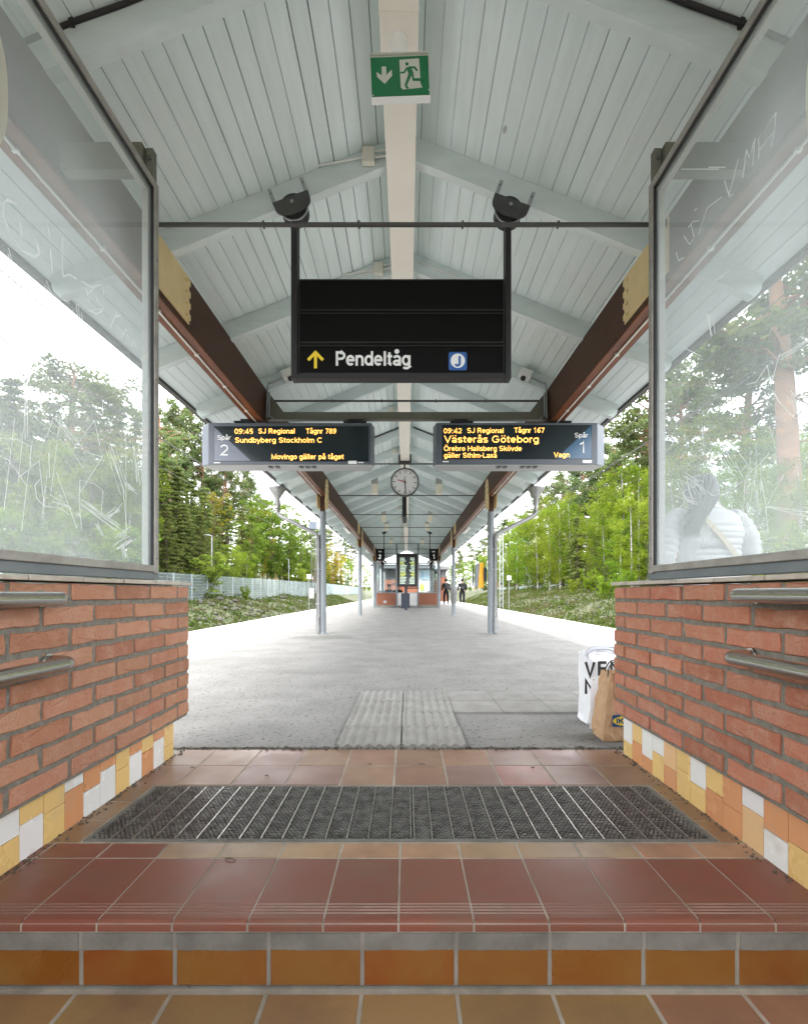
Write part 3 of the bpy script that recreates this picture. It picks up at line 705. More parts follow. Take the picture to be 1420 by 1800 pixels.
def parapet(sgn, wx, yend, tx, hue, label, tiles):
    """sgn -1: left wall (inner face looks to +x); tx: face of the tiled skirting"""
    w = thing('brick_parapet', label, 'wall', (wx, 1.6, 0))
    y0 = -.2
    out = wx + sgn * .25
    b = MB(); x0, x1 = sorted((wx + sgn * .0075, out - sgn * .0075)); b.box(x0, x1, y0, yend - .0065, .198, ZT - .004)
    b.build('mortar', G['mortar'], w)
    b = MB(); x0, x1 = sorted((tx + sgn * .011, out - sgn * .03)); b.box(x0, x1, y0, yend - .03, -.012 if y0 > 1.3 else -.7, .1975)
    b.build('plinth', G['grout'], w)
    mi = Matrix.Identity(4) if sgn < 0 else Matrix.Rotation(math.pi, 4, 'Z')
    for c in range(9):
        z = ZT - CH * (c + .5) + .004
        ye = yend
        if c % 2 == 0:
            segs = [('half', yend - .117 / 2)]; y = yend - .117 - .013
        else:
            segs = []; y = yend
        while y > y0 + .25:
            segs.append(('full', y - .249 / 2)); y -= .263
        for kind, yc in segs:
            me = rnd.choice(BR[kind])
            base = hue if rnd.random() < .75 else (hue[0] * .85, hue[1] * .78, hue[2] * .75)
            o = put('brick', me, w, (wx - sgn * rnd.uniform(-.002, .003), yc + rnd.uniform(-.003, .003), z + rnd.uniform(-.002, .002)), (rnd.uniform(-.012, .012) * .6, rnd.uniform(-.01, .01), (0 if sgn < 0 else math.pi) + rnd.uniform(-.006, .006)), jit(base, .1))
        if c % 2 == 1:              # the header that closes the end of the wall behind the corner stretcher
            put('brick', rnd.choice(BR['full']), w, (out, yend - .249 / 2, z), (0, 0, math.pi if sgn < 0 else 0), jit(hue, .1))
        # outer leaf of the wall
        y = yend - (.13 if c % 2 == 0 else .263)
        while y > .9:
            put('brick', rnd.choice(BR['full']), w, (out, y - .249 / 2, z), (0, 0, math.pi if sgn < 0 else 0), jit(hue, .1)); y -= .263
    # thin tiles that cap the wall
    y = yend + .012; k = 0
    while y > .3:
        l = .25 if k else .13
        xa, xb = sorted((wx - sgn * (.012 + rnd.uniform(-.003, .003)), out + sgn * .015))
        b = MB(); b.box(xa, xb, y - l + rnd.uniform(.003, .008), y, ZT + .005, ZT + .02 + rnd.uniform(-.002, .003))
        b.build('capping_tile', G['coping'], w, bevel=.002); y -= l; k += 1
    # coloured skirting tiles, two to a column, cut to different heights
    for i, (top, bot, split) in enumerate(tiles):
        ya = yend - .045 - .1015 * (i + 1) + .002; yb = ya + .0985
        for nm_, col, za, zb in (('wall_tile', top, split + .0025, .1975 + (.012 if rnd.random() < .4 else .0)), ('wall_tile', bot, -.003, split)):
            b = MB(); f = tx + rnd.uniform(-.0008, .0008)
            xa, xb = sorted((f, f + sgn * .012))
            b.box(xa, xb, ya, yb, za, min(zb, .1975))
            o = b.build('wall_tile', G['wall_tile'], w, bevel=.0012); o.color = (*jit(col, .035), 1)
    return w
M('coping', (.5, .45, .38), .7, col2=(.36, .32, .27), scale=12, bump=.25, bscale=80)
WH, YE, OR, PE = (.76, .765, .75), (.72, .5, .2), (.62, .3, .145), (.72, .47, .25)
LT = [(YE, YE, .065), (OR, WH, .125), (YE, OR, .105), (OR, WH, .125), (YE, YE, .095), (OR, WH, .13), (OR, WH, .09), (WH, OR, .13), (YE, YE, .1), (YE, WH, .11), (WH, YE, .085), (OR, YE, .1), (WH, OR, .12), (YE, WH, .1), (OR, YE, .1), (WH, YE, .09)]
RT = [(WH, YE, .07), (YE, OR, .1), (WH, OR, .06), (WH, YE, .11), (PE, OR, .08), (YE, YE, .105), (WH, YE, .085), (YE, OR, .1), (OR, OR, .085), (WH, PE, .12), (OR, WH, .09), (OR, YE, .1), (YE, WH, .1), (WH, OR, .11), (OR, YE, .1), (YE, OR, .09)]
parapet(-1, -1.145, 2.595, -1.205, (.41, .2, .122), 'low brick wall with white and yellow skirting tiles on the left of the passage', LT)
parapet(1, 1.105, 2.63, 1.135, (.41, .167, .1), 'low brick wall on the right of the passage, beside the two bags', RT)

# ------------------------------------------------------------------ handrails
def rail(sgn, x, wallx, y1, z, label):
    r = .0215
    t = thing('handrail', label, 'handrail', (x, y1, z), 'steel handrails on the brick walls')
    pts = [(x, -.6, z), (x, y1 - .05, z)]
    for k in range(1, 6):
        a = math.pi / 2 * k / 5
        pts.append((x + sgn * .05 * (1 - math.cos(a)), y1 - .05 + .05 * math.sin(a), z))
    pts.append((wallx + sgn * .012, y1, z))
    b = MB(); b.tube(pts, r, 20); b.build('rail_tube', G['stainless'], t, 50)
    b = MB(); b.cyl((wallx - sgn * .002, y1, z),   .027, sgn * .006, 24, 'x'); b.build('wall_flange', G['stainless'], t, 50)
    return t
rail(-1, -1.062, -1.145, 1.545, H - .018, 'upper steel handrail on the left brick wall, just under its capping')
rail(-1, -1.062, -1.145, 1.575, H - .222, 'lower steel handrail on the left brick wall, above the white tiles')
rail(1, 1.022, 1.105, 1.56, H - .008, 'upper steel handrail on the right brick wall, just under its capping')
rail(1, 1.022, 1.105, 1.585, H - .205, 'lower steel handrail on the right brick wall, bent into the bricks')

# ------------------------------------------------------------------ scratched window screens on the walls
ZS0, ZS1, YS = H + .06, H + 1.93, 2.345
def strokes(pts, sgn, xp, w=.004):
    """px polyline -> ribbon lying on the pane's inner face"""
    out = []
    for px, py in pts:
        L = abs(px - CX); d_ = F * abs(xp) / L
        out.append((xp, d_, H + (CY - py) * d_ / F))
    b = MB()
    for p, q in zip(out, out[1:]):
        p, q = Vector(p), Vector(q); t = (q - p)
        if t.length < 1e-4: continue
        nrm = Vector((0, -t.z, t.y)).normalized() * w / 2
        b.add([p + nrm, q + nrm, q - nrm, p - nrm, *(v + Vector((sgn * .0012, 0, 0)) for v in (p + nrm, q + nrm, q - nrm, p - nrm))], [(0, 1, 2, 3), (7, 6, 5, 4), (0, 4, 5, 1), (2, 6, 7, 3)])
    return b
def screen_wall(sgn, x, label, marks, flecks):
    t = thing('window_screen', label, 'window', (x, YS, ZS0))
    w = .045
    def bx(name, dx0, dx1, y0, y1, z0, z1, mat, bev=.003):
        b = MB(); xa, xb = sorted((x + sgn * dx0, x + sgn * dx1)); b.box(xa, xb, y0, y1, z0, z1); return b.build(name, G[mat], t, bevel=bev)
    ya = .2
    bx('post', 0, .05, YS - .045, YS, ZS0, ZS1 + .002, 'frame_paint')
    bx('bottom_rail', 0, .05, ya, YS - .046, ZS0, ZS0 + .05, 'frame_paint')
    bx('top_rail', 0, .05, ya, YS - .046, ZS1 - .045, ZS1, 'frame_paint')
    bx('glazing_bead', -.012, -.001, YS - .06, YS - .024, ZS0 + .03, ZS1 - .02, 'frame_bead')
    bx('glazing_bead', -.012, -.001, ya, YS - .061, ZS1 - .052, ZS1 - .018, 'frame_bead')
    bx('glazing_bead', -.012, -.001, ya, YS - .061, ZS0 + .036, ZS0 + .066, 'frame_bead')
    bx('gasket', -.006, .006, YS - .068, YS - .0615, ZS0 + .067, ZS1 - .053, 'rubber', 0)
    bx('gasket', -.006, .006, ya, YS - .069, ZS1 - .058, ZS1 - .0535, 'rubber', 0)
    # outer lining of the frame, seen through the sheet
    bx('frame_lining', .02, .05, YS - .06, YS - .047, ZS0 + .051, ZS1 - .046, 'frame_inner')
    bx('frame_lining', .02, .05, ya, YS - .061, ZS1 - .062, ZS1 - .047, 'frame_inner')
    pane = bx('pane', .004, .010, ya, YS - .07, ZS0 + .067, ZS1 - .06, 'pane', 0)
    allm = MB(); marks = [(q_, w_ * .75) for q_, w_ in marks]
    for pts, wd in marks:
        q = strokes(pts, sgn, x + sgn * .0028, wd); allm.add(q.v, q.f)
    for pts, wd, n_, sp in flecks:             # hatching: many fine parallel scratches
        for k in range(n_):
            dx, dy = rnd.gauss(0, sp), rnd.gauss(0, sp)
            q = strokes([(px + dx + rnd.gauss(0, 2), py + dy + rnd.gauss(0, 2)) for px, py in pts], sgn, x + sgn * .0028, wd); allm.add(q.v, q.f)
    o = allm.build('scratch', G['scratch'], pane); struct(o, 'stuff')
    # stub of the taller steel post and its arm to the roof beam
    bx('steel_stub', .03, .065, YS + .002, YS + .04, ZS0 + .3, H + 2.12, 'cross_steel')
    b = MB(); xa, xb = sorted((x + sgn * .066, sgn * 1.628)); b.box(xa, xb, YS - .03, YS + .03, H + 1.99, H + 2.12); b.build('tie_arm', G['cross_steel'], t, bevel=.003)
    b = MB()
    for zz in (H + 2.07, ZS1 + .06): b.cyl((x + sgn * .0475, YS - .003, zz), .011, .006, 10, 'y')
    b.build('bolt', G['rod_steel'], t)
    b = MB()
    for zz in np.linspace(ZS0 + .1, ZS1 - .1, 7): b.cyl((x - sgn * .013, YS - .042, zz), .004, sgn * .0025, 8, 'x')
    b.build('screw', G['rod_steel'], t)
    return t
def z2(region, s, pts): return [(region[0] + px * s, region[1] + py * s) for px, py in pts]
A1 = (0, 100); A2 = (0, 540); s1 = 290 / 1135; s2 = 290 / 1111
B1 = (1130, 100); B2 = (1130, 540)
LM = []
for dr in (0, 8, 16):
    LM.append((z2(A1, s1, [(30 - dr, 1010), (50, 975 + dr), (120, 1010), (190, 1110), (250, 1250), (280 - dr, 1350), (240, 1385 - dr), (150, 1330), (80, 1230), (30, 1100 + dr), (28, 1000)]), .0035))
LM += [(z2(A1, s1, q), .006) for q in ([(140, 1130), (152, 1240)], [(330, 1150), (345, 1250)], [(348, 1320), (360, 1480)], [(432, 1240), (428, 1400), (435, 1510), (480, 1495), (530, 1530)], [(560, 1540), (640, 1590)], [(592, 1590), (618, 1690)], [(600, 1640), (645, 1590)],
      [(640, 1580), (705, 1565), (715, 1640)], [(660, 1640), (680, 1690), (720, 1730), (640, 1740)])]
LM += [(z2(A2, s2, q), .006) for q in ([(600, 20), (650, 45), (690, 25)], [(745, 130), (790, 40)], [(770, 70), (815, 55)], [(790, 120), (830, 175)], [(820, 205), (850, 140), (870, 215)], [(890, 260), (905, 220), (920, 270)])]
LM += [(z2(A2, s2, q), .0028) for q in ([(0, 1000), (60, 1030), (140, 1140), (180, 1205)], [(130, 1145), (270, 1030)], [(265, 1040), (300, 1340)], [(240, 740), (480, 960), (560, 1080)], [(370, 740), (560, 950)], [(360, 740), (320, 870)], [(640, 770), (690, 1010)], [(630, 770), (540, 900)],
      [(570, 970), (690, 1010), (540, 1250)], [(540, 1160), (535, 1300), (550, 1490)], [(540, 1165), (640, 1190), (695, 1235), (682, 1400)], [(545, 1320), (790, 1480)], [(380, 1110), (520, 1490)], [(270, 1160), (235, 1200), (250, 1290), (300, 1340), (400, 1350), (470, 1400)],
      [(0, 880), (120, 890), (215, 945)], [(210, 940), (205, 1080)], [(740, 900), (830, 1230), (855, 1500)], [(850, 870), (850, 1500)], [(170, 280), (170, 890)], [(185, 320), (185, 880)], [(330, 980), (335, 1150)], [(690, 620), (695, 720)])]
LF = [(z2(A2, s2, [(560, 1320), (800, 1500)]), .0018, 9, 4), (z2(A2, s2, [(740, 1400), (800, 1350)]), .0022, 8, 3), (z2(A2, s2, [(790, 1620), (870, 1560)]), .0022, 9, 4), (z2(A2, s2, [(820, 1600), (850, 1690)]), .002, 6, 3), (z2(A2, s2, [(855, 1500), (800, 1545)]), .002, 7, 3),
      (z2(A2, s2, [(590, 260), (780, 340)]), .0018, 10, 5), (z2(A2, s2, [(500, 0), (530, 300)]), .0015, 8, 5), (z2(A2, s2, [(330, 60), (400, 240)]), .0015, 8, 4), (z2(A2, s2, [(860, 1190), (905, 1230)]), .002, 7, 3), (z2(A2, s2, [(740, 950), (840, 1230)]), .0015, 6, 5), (z2(A2, s2, [(880, 950), (910, 1200)]), .0013, 6, 6),
      (z2(A2, s2, [(380, 750), (520, 920)]), .0015, 6, 4), (z2(A2, s2, [(60, 1400), (120, 800)]), .0012, 5, 30), (z2(A2, s2, [(660, 1450), (690, 1520)]), .0018, 6, 4), (z2(A2, s2, [(350, 1290), (470, 1340)]), .002, 5, 3), (z2(A1, s1, [(60, 1400), (130, 1650)]), .0013, 8, 8), (z2(A1, s1, [(320, 1600), (420, 1720)]), .0014, 10, 7)]
RM = [(z2(B1, s1, q), .005) for q in ([(685, 830), (710, 640), (730, 690), (770, 560), (755, 745)], [(795, 700), (795, 560), (915, 380), (900, 540), (880, 610)], [(800, 640), (890, 520)], [(560, 850), (590, 950), (655, 700)], [(590, 960), (620, 940)], [(380, 1220), (440, 1040)], [(440, 1040), (540, 960)],
      [(310, 1170), (345, 1130), (380, 1125)], [(330, 1150), (350, 1240)], [(280, 1230), (320, 1290), (345, 1250)], [(225, 1340), (245, 1400), (280, 1380)], [(500, 1535), (560, 1500), (600, 1460)], [(450, 757), (570, 757)], [(260, 770), (520, 770)], [(350, 1055), (372, 1040)])]
RM += [(z2(B2, s2, q), .0042) for q in ([(695, 520), (760, 505), (835, 390), (860, 530)], [(865, 510), (920, 310)], [(790, 1150), (825, 1330), (840, 1520)], [(835, 1330), (945, 1130)], [(830, 1340), (1111, 1380)], [(830, 1345), (1111, 1410)], [(765, 1230), (785, 1400), (695, 1310), (705, 1380)], [(870, 560), (910, 630), (1025, 750)],
      [(575, 1270), (600, 1350)], [(670, 1440), (685, 1170)], [(660, 1330), (672, 1390)])]
RM += [(z2(B2, s2, q), .0025) for q in ([(230, 1160), (330, 1190), (400, 1215), (420, 1260)], [(300, 1150), (470, 1270)], [(220, 1270), (350, 1200)], [(330, 1150), (440, 1120)], [(430, 1030), (400, 1190)], [(260, 1250), (300, 1310), (220, 1370)], [(270, 270), (390, 330)], [(460, 1110), (540, 1060), (640, 1080)], [(790, 1575), (900, 1545)], [(660, 1100), (700, 1060), (690, 1090), (668, 1095)],
      [(930, 320), (1111, 220)], [(930, 350), (1111, 250)], [(850, 800), (890, 950)], [(800, 600), (870, 660)], [(990, 560), (1070, 640)], [(850, 980), (760, 1080), (560, 1270)], [(480, 1270), (720, 1150)])]
RF = [(z2(B2, s2, [(290, 1190), (330, 1260)]), .002, 12, 8), (z2(B2, s2, [(280, 1140), (360, 1190)]), .002, 8, 5), (z2(B2, s2, [(260, 1300), (330, 1330)]), .0018, 8, 6), (z2(B2, s2, [(560, 1290), (600, 1240)]), .0018, 7, 5), (z2(B2, s2, [(1020, 560), (1060, 700)]), .0015, 6, 8), (z2(B2, s2, [(930, 340), (1110, 230)]), .0013, 5, 4),
      (z2(B2, s2, [(740, 1000), (720, 1220)]), .0012, 5, 10), (z2(B2, s2, [(570, 980), (640, 1100)]), .0012, 6, 12), (z2(B2, s2, [(280, 1000), (330, 900)]), .0012, 6, 15), (z2(B2, s2, [(450, 40), (465, 190)]), .0013, 5, 4)]
screen_wall(-1, -1.178, 'scratched hazy window screen in a grey frame on the left brick wall', LM, LF)
screen_wall(1, 1.148, 'scratched hazy window screen on the right wall, with the white jacket showing behind it', RM, RF)

# ================================================================== CANOPY
BI, BO = 1.63, 1.785                 # faces of the long beams
BZ0, BZ1 = H + 1.965, H + 2.36
Y0R, Y1R = -3.2, 36.0
SL = .4
def zr(x): return H + 3.0 - SL * abs(x)          # underside of a rafter
RD = .168                                        # rafter depth
can = thing('platform_canopy', 'long pitched station canopy with pale blue boards and brown beams', 'canopy', (0, 10, 0))
ex = 2.49
# rafters, one each side per bay
def rafter_mesh(s):
    m = MB(); xe = 2.36
    pts = [(s * .002, zr(0)), (s * xe, zr(xe))]
    for k in range(1, 6):
        t = math.pi / 2 * k / 5
        pts.append((s * (xe + .09 * math.sin(t)), zr(xe) + .1 - .1 * math.cos(t) - SL * .05))
    pts += [(s * (xe + .09), zr(xe + .09) + RD), (s * .002, zr(0) + RD)]
    m.prism(pts, -.033, .033, 'y'); return m.mesh('rafter', G['rafter_paint'])
RMSH = {-1: rafter_mesh(-1), 1: rafter_mesh(1)}
RY = [2.255 + 1.17 * k for k in range(-4, 29)]
for y in RY:
    for s in (-1, 1):
        put('rafter', RMSH[s], can, (0, y + rnd.uniform(-.006, .006), rnd.uniform(-.003, .003)))
# boards that run the length of the roof
nb = 25; bw = ex / nb
for s in (-1, 1):
    for i in range(nb):
        gap = rnd.choice((.0015, .0035, .005, .0075)); j = rnd.uniform(-.0012, .0012)
        xa, xb = i * bw + gap / 2 + .0005, (i + 1) * bw - gap / 2
        za, zb = zr(xa) + RD + .001 + j, zr(xb) + RD + .001 + j
        b = MB(); b.hexa([(s * xa, Y0R, za), (s * xb, Y0R, zb), (s * xb, Y1R, zb), (s * xa, Y1R, za)], [(s * xa, Y0R, za + .021), (s * xb, Y0R, zb + .021), (s * xb, Y1R, zb + .021), (s * xa, Y1R, za + .021)])
        b.build('board', G['ceiling_paint'], can)
    b = MB(); b.hexa([(0, Y0R - .02, zr(0) + RD + .03), (s * (ex + .02), Y0R - .02, zr(ex + .02) + RD + .03), (s * (ex + .02), Y1R + .02, zr(ex + .02) + RD + .03), (0, Y1R + .02, zr(0) + RD + .03)],
                     [(0, Y0R - .02, zr(0) + RD + .07), (s * (ex + .02), Y0R - .02, zr(ex + .02) + RD + .07), (s * (ex + .02), Y1R + .02, zr(ex + .02) + RD + .07), (0, Y1R + .02, zr(0) + RD + .07)])
    b.build('roof_deck', G['roof_deck'], can)
    b = MB(); b.box(*sorted((s * (ex + .003), s * (ex + .025))), Y0R, Y1R, zr(ex) + RD - .03, zr(ex) + RD + .1); b.build('fascia', G['dark_steel'], can)
    # half-round gutter
    g_ = MB(); cxg, czg = s * (ex + .09), zr(ex) + RD + .075
    pr = [(cxg + .06 * math.cos(t), czg - .06 * math.sin(t)) for t in np.linspace(0, math.pi, 9)] + [(cxg + .055 * math.cos(t), czg - .055 * math.sin(t)) for t in np.linspace(math.pi, 0, 9)]
    g_.prism(pr, Y0R, Y1R, 'y'); g_.build('gutter', G['dark_steel'], can, 40)
    # the long beam, with its lighter lower lamella
    b = MB(); b.box(*sorted((s * BI, s * BO)), Y0R, Y1R, BZ0 + .002, BZ1); bo = b.build('beam', G['beam_wood'], can, bevel=.004)
    b = MB(); b.box(*sorted((s * (BI + .002), s * (BO - .002))), Y0R, Y1R, BZ0 - .014, BZ0 + .001); b.build('beam_sole', G['beam_red'], bo, bevel=.003)
    b = MB(); b.tube([(s * 1.712, Y0R, BZ0 - .023), (s * 1.712, Y1R, BZ0 - .023)], .008, 8)
    b.build('conduit', G['white_plastic'], bo, 40)
    b = MB()
    for k in range(60):
        b.cbox((s * 1.712, Y0R + .4 + .62 * k, BZ0 - .0235), (.03, .018, .02))
    struct(b.build('conduit_clip', G['white_plastic'], bo), 'stuff')
    # splice plates between the columns
    for ys in (3.38, 16.7, 24.7):
        b = MB(); f = s * BI - s * .008
        zb0, zb1 = BZ0 + .035, BZ1 - .01
        pts = [(ys - .32, zb0), (ys + .3, zb0)]
        for k in range(4):
            z = zb0 + .03 + k * .085
            pts += [(ys + .3, z), (ys + .325, z + .012), (ys + .325, z + .05), (ys + .3, z + .055)]
        pts += [(ys + .3, zb1), (ys - .32, zb1)]
        b.prism(pts, f, f + s * .007, 'x')
        sp = b.build('splice_plate', G['cream_metal'], bo, bevel=.001)
        b = MB()
        for u in (-.2, .25):
            for k in range(4): b.cyl((f + s * .0005, ys + u, zb0 + .05 + k * .085), .013, -s * .013, 6, 'x')
        b.build('bolt', G['cream_metal'], sp)
# steel tie rods between the beams
for k in range(11):
    y = 3.1 + 2.88 * k
    if abs(y - 5.98) < .3: y = 5.95
    b = MB(); b.tube([(-BI - .001, y, H + 2.315), (BI + .001, y, H + 2.315)], .0125 if k else .014, 10)
    for s in (-1, 1): b.cyl((s * (BI + .001), y, H + 2.315), .03, -s * .012, 12, 'x')
    for q in (-.9, -.3, .35, .95): b.cbox((q, y, H + 2.315), (.012, .032, .032))
    b.build('tie_rod', G['rod_steel'], can, 45)
# junction boxes and thin cables on the rafters beside the ridge
jb = 0
for i, y in enumerate(RY):
    if y < 3: continue
    if i % 2 == 1 or y < 6:
        f = y - .034
        lab_ = '%s small cream junction box from the camera, on a rafter left of the ridge duct' % ['first', 'second', 'third', 'fourth', 'fifth', 'sixth', 'seventh', 'eighth', 'ninth', 'tenth', 'eleventh', 'twelfth', 'thirteenth', 'fourteenth', 'fifteenth', 'sixteenth', 'seventeenth'][jb]; jb += 1
        q = thing('junction_box', lab_, 'electrical box', (-.255, f, zr(.25) + .09), 'junction boxes along the ridge')
        b = MB(); b.cbox((-.262, f - .022, zr(.25) + .085), (.085, .042, .11)); b.build('box', G['cream_box'], q, bevel=.006)
        b = MB()
        for dz in (.035, -.005): b.tube([(-.219, f - .02, zr(.25) + .085 + dz), (-.14, f - .02, zr(.25) + .095 + dz)], .008, 8)
        b.tube([(-.305, f - .012, zr(.25) + .085), (-.62, f - .012, zr(.25) + .085 - .06)], .006, 6)
        b.build('cable_pipe', G['white_plastic'], q, 50)
for s, lab in ((-1, 'thin black cable along the nearest left rafter'), (1, 'thin black cable along the nearest right rafter')):
    b = MB(); pts = [(s * x, 2.213, zr(x) + RD - .012 + .006 * math.sin(x * 9)) for x in np.linspace(.25, 2.2, 20)]
    b.tube(pts, .012, 8)
    for x in (.6, 1.05, 1.5): b.cbox((s * x, 2.213, zr(x) + RD - .012), (.02, .03, .03))
    tag(b.build('cable', G['black_rubber'], None, 45), lab, 'cable')
for s in (-1, 1):
    b = MB(); y = RY[10] - .045; pts = [(s * x, y, zr(x) + RD - .02) for x in np.linspace(.12, 1.5, 12)]
    b.tube(pts, .011, 8); tag(b.build('cable', G['black_rubber'], None, 45), 'thin black cable on the %s rafter above the clock' % ('left' if s < 0 else 'right'), 'cable')
    b = MB(); y = RY[6] - .04; pts = [(s * x, y, zr(x) + .1) for x in np.linspace(.1, .95, 9)]
    b.tube(pts, .006, 8); tag(b.build('cable', G['white_plastic'], None, 45), 'thin pale cable on the %s rafter behind the black hanging sign' % ('left' if s < 0 else 'right'), 'cable')

# ridge duct
tr = thing('ridge_duct', 'cream lighting duct running along the ridge of the canopy', 'duct', (-.04, 10, H + 2.9))
yy = [Y0R, 2.445, 5.3, 8.2, 11.1, 14.0, 16.9, 19.8, 22.7, 25.6, 28.5, 31.4, 34.3]
for a_, b_ in zip(yy, yy[1:]):
    b = MB(); b.box(-.138, .058, a_ + .0015, b_ - .0015, H + 2.88, H + 2.985); b.build('duct_section', G['cream_duct'], tr, bevel=.004)
b = MB(); b.box(-.14, .06, 2.44, 2.448, H + 2.877, H + 2.99); b.build('joint_cover', G['cream_duct'], tr)
# dome lamp over the exit sign
b = MB(); b.lathe((-.043, 2.565, H + 2.879), [(.044, 0), (.044, -.03), (.04, -.07), (.03, -.1), (.012, -.115)], 24)
tag(b.build('dome_lamp', G['lamp_white'], None, 40), 'small frosted dome lamp on the ridge duct just above the green exit sign', 'lamp')

# ------------------------------------------------------------------ columns
def column(s, y, extras):
    side = 'left' if s < 0 else 'right'
    xc = s * 1.705
    t = thing('canopy_column', extras, 'column', (xc, y, 0), 'grey steel canopy columns')
    b = MB(); b.cyl((xc, y, .006), .068, H + 1.64 - .006, 28); b.build('shaft', G['column_paint'], t, 40)
    b = MB(); b.lathe((xc, y, .006), [(.11, 0), (.11, .012), (.075, .016), (.069, .03)], 24); b.build('base_plate', G['column_paint'], t, 40)
    b = MB(); b.box(xc - .045, xc + .045, y - .05, y + .05, H + 1.641, BZ0 - .0145); b.build('head_post', G['beam_wood'], t)
    for f, d in ((s * BI - s * .014, s * .012), (s * BO + s * .002, s * .012)):
        m = MB(); zc, hh, ww = H + 2.0, .3, .2
        pts = []
        for k in range(28):
            a = 2 * math.pi * k / 28
            ca, sa = math.cos(a), math.sin(a)
            pts.append((y + ww * math.copysign(abs(ca) ** .75, ca), zc + hh * math.copysign(abs(sa) ** .8, sa)))
        m.prism(pts, f, f + d, 'x'); pl = m.build('head_plate', G['cream_metal'], t, 40)
        m = MB(); sg = -1 if abs(f) < 1.7 else 1
        face = f if abs(f) < 1.7 else f + d
        for du, dz in ((-.1, .12), (.1, .12), (-.1, .02), (.1, .02), (0, -.12), (0, -.2), (0, .22)): m.cyl((face, y + du, zc + dz), .012, sg * s * .01, 6, 'x')
        m.build('bolt', G['rod_steel'], pl)
        m = MB(); m.box(*sorted((f + d * .02, xc)), y - .03, y + .03, H + 1.7, BZ0 - .016); m.build('bracket', G['cream_metal'], t)
    return t
cols = {}
names = {(-1, 1.8): 'grey column hard behind the left window screen', (1, 1.8): 'grey column hard behind the right window screen',
         (-1, 10): 'nearest grey column on the left, with a downpipe and a damp patch at its foot', (1, 10): 'nearest grey column on the right, carrying the yellow and grey wedge sign',
         (-1, 18): 'second grey column on the left, plain, before the distant shelter', (1, 18): 'second grey column on the right, with a steel bin strapped to it',
         (-1, 26): 'third grey column on the left, beside the shelter', (1, 26): 'third grey column on the right, beside the shelter',
         (-1, 34): 'farthest grey column on the left, behind the shelter', (1, 34): 'farthest grey column on the right, behind the shelter'}
for (s, y), lb in names.items(): cols[(s, y)] = column(s, y, lb)
# rain hopper and downpipe on the nearest pair
for s in (-1, 1):
    t = thing('downpipe', 'grey metal rain hopper and slanting downpipe at the nearest %s column' % ('left' if s < 0 else 'right'), 'downpipe', (s * 1.83, 9.93, 0))
    xh = s * 2.6; y = 9.93; zt = zr(ex) + RD - .07
    m = MB(); m.lathe((xh, y, 0), [(.045, zt - .4), (.05, zt - .2), (.17, zt - .02), (.17, zt + .02), (.16, zt + .02)], 20); m.build('hopper', G['zinc_pipe'], t, 40)
    m = MB(); xd = s * 1.79
    m.tube([(xh, y, zt - .36), (xh, y, zt - .47), (xh - s * .02, y, zt - .52), (xh - s * .06, y, zt - .56), (xd + s * .06, y, zt - .9), (xd + s * .02, y, zt - .93), (xd, y, zt - .98), (xd, y, .35)], .04, 16)
    m.build('pipe', G['zinc_pipe'], t, 50)
    m = MB(); m.cyl((xd, y, .22), .042, .13, 16); m.cyl((xd, y, .03), .048, .19, 16); m.build('cleaning_boot', G['zinc_pipe'], t, 40)
    m = MB()
    for z in (.6, 1.3, 1.7): m.cyl((xd, y, z), .045, .025, 16); m.box(*sorted((xd, s * 1.72)), y - .01, y + .02, z, z + .02)
    m.build('pipe_clip', G['zinc_pipe'], t, 40)

# ------------------------------------------------------------------ steel crossbar that carries the train boards
cb = thing('crossbar', 'dark steel crossbar between the two beams above the train boards', 'beam', (0, 5.7, H + 2.06))
yb = 5.72
b = MB(); b.box(-1.7, 1.7, yb - .04, yb + .04, H + 2.0, H + 2.085); b.build('bar', G['cross_steel'], cb, bevel=.004)
for s in (-1, 1):
    b = MB(); b.prism([(s * 1.628, H + 2.086), (s * 1.628, H + 2.32), (s * 1.6, H + 2.32), (s * 1.42, H + 2.086)], yb - .025, yb + .025, 'y'); b.build('gusset', G['cross_steel'], cb)
b = MB()
for x in (-1.3, -.8, -.3, .3, .8, 1.3): b.cyl((x, yb - .041, H + 2.045), .008, -.006, 8, 'y')
b.build('bolt', G['rod_steel'], cb)

def train_board(s, label, x0, x1, wing):
    """px outline of the lit face on the plane y = 5.55; wing: px of the outer side cheek"""
    d = 5.55
    t = thing('train_board', label, 'display board', (P((x0 + x1) / 2, 742, d)[0], d, H + 1.95), 'train departure boards')
    a, b_ = P(x0, 743, d), P(x1, 817, d)
    xo = P(wing, 780, d + .14)[0]
    lo, hi = (a.x, b_.x)
    fo, fi = (lo, hi) if s < 0 else (hi, lo)          # outer and inner ends
    z0, z1 = b_.z, a.z
    def ring(xo_, xi_, y, zz0, zz1):
        return [(xo_, y, zz0), (xi_, y, zz0), (xi_, y, zz1), (xo_, y, zz1)]
    inn = fi - s * .03
    R = [ring(fo, fi, d, z0, z1), ring(xo, inn, d + .14, z0 + .02, z1), ring(fo - s * .0 + s * .04, fi + s * .02, d + .3, z0 + .0, z1 - .02)]
    m = MB(); m.v = [v for r in R for v in r]
    m.f = [(0, 1, 2, 3), (11, 10, 9, 8)]; m.mi = [0, 0]
    for k in range(2):
        for i in range(4):
            m.f.append((k * 4 + i, k * 4 + (i + 1) % 4, k * 4 + 4 + (i + 1) % 4, k * 4 + 4 + i)); m.mi.append({0: 2, 1: 0, 2: 0, 3: 1}[i])
    m.build('casing', [G['casing'], G['casing_light'], G['casing_under']], t, bevel=.006)
    # glass front, slightly proud
    return t, d - .004
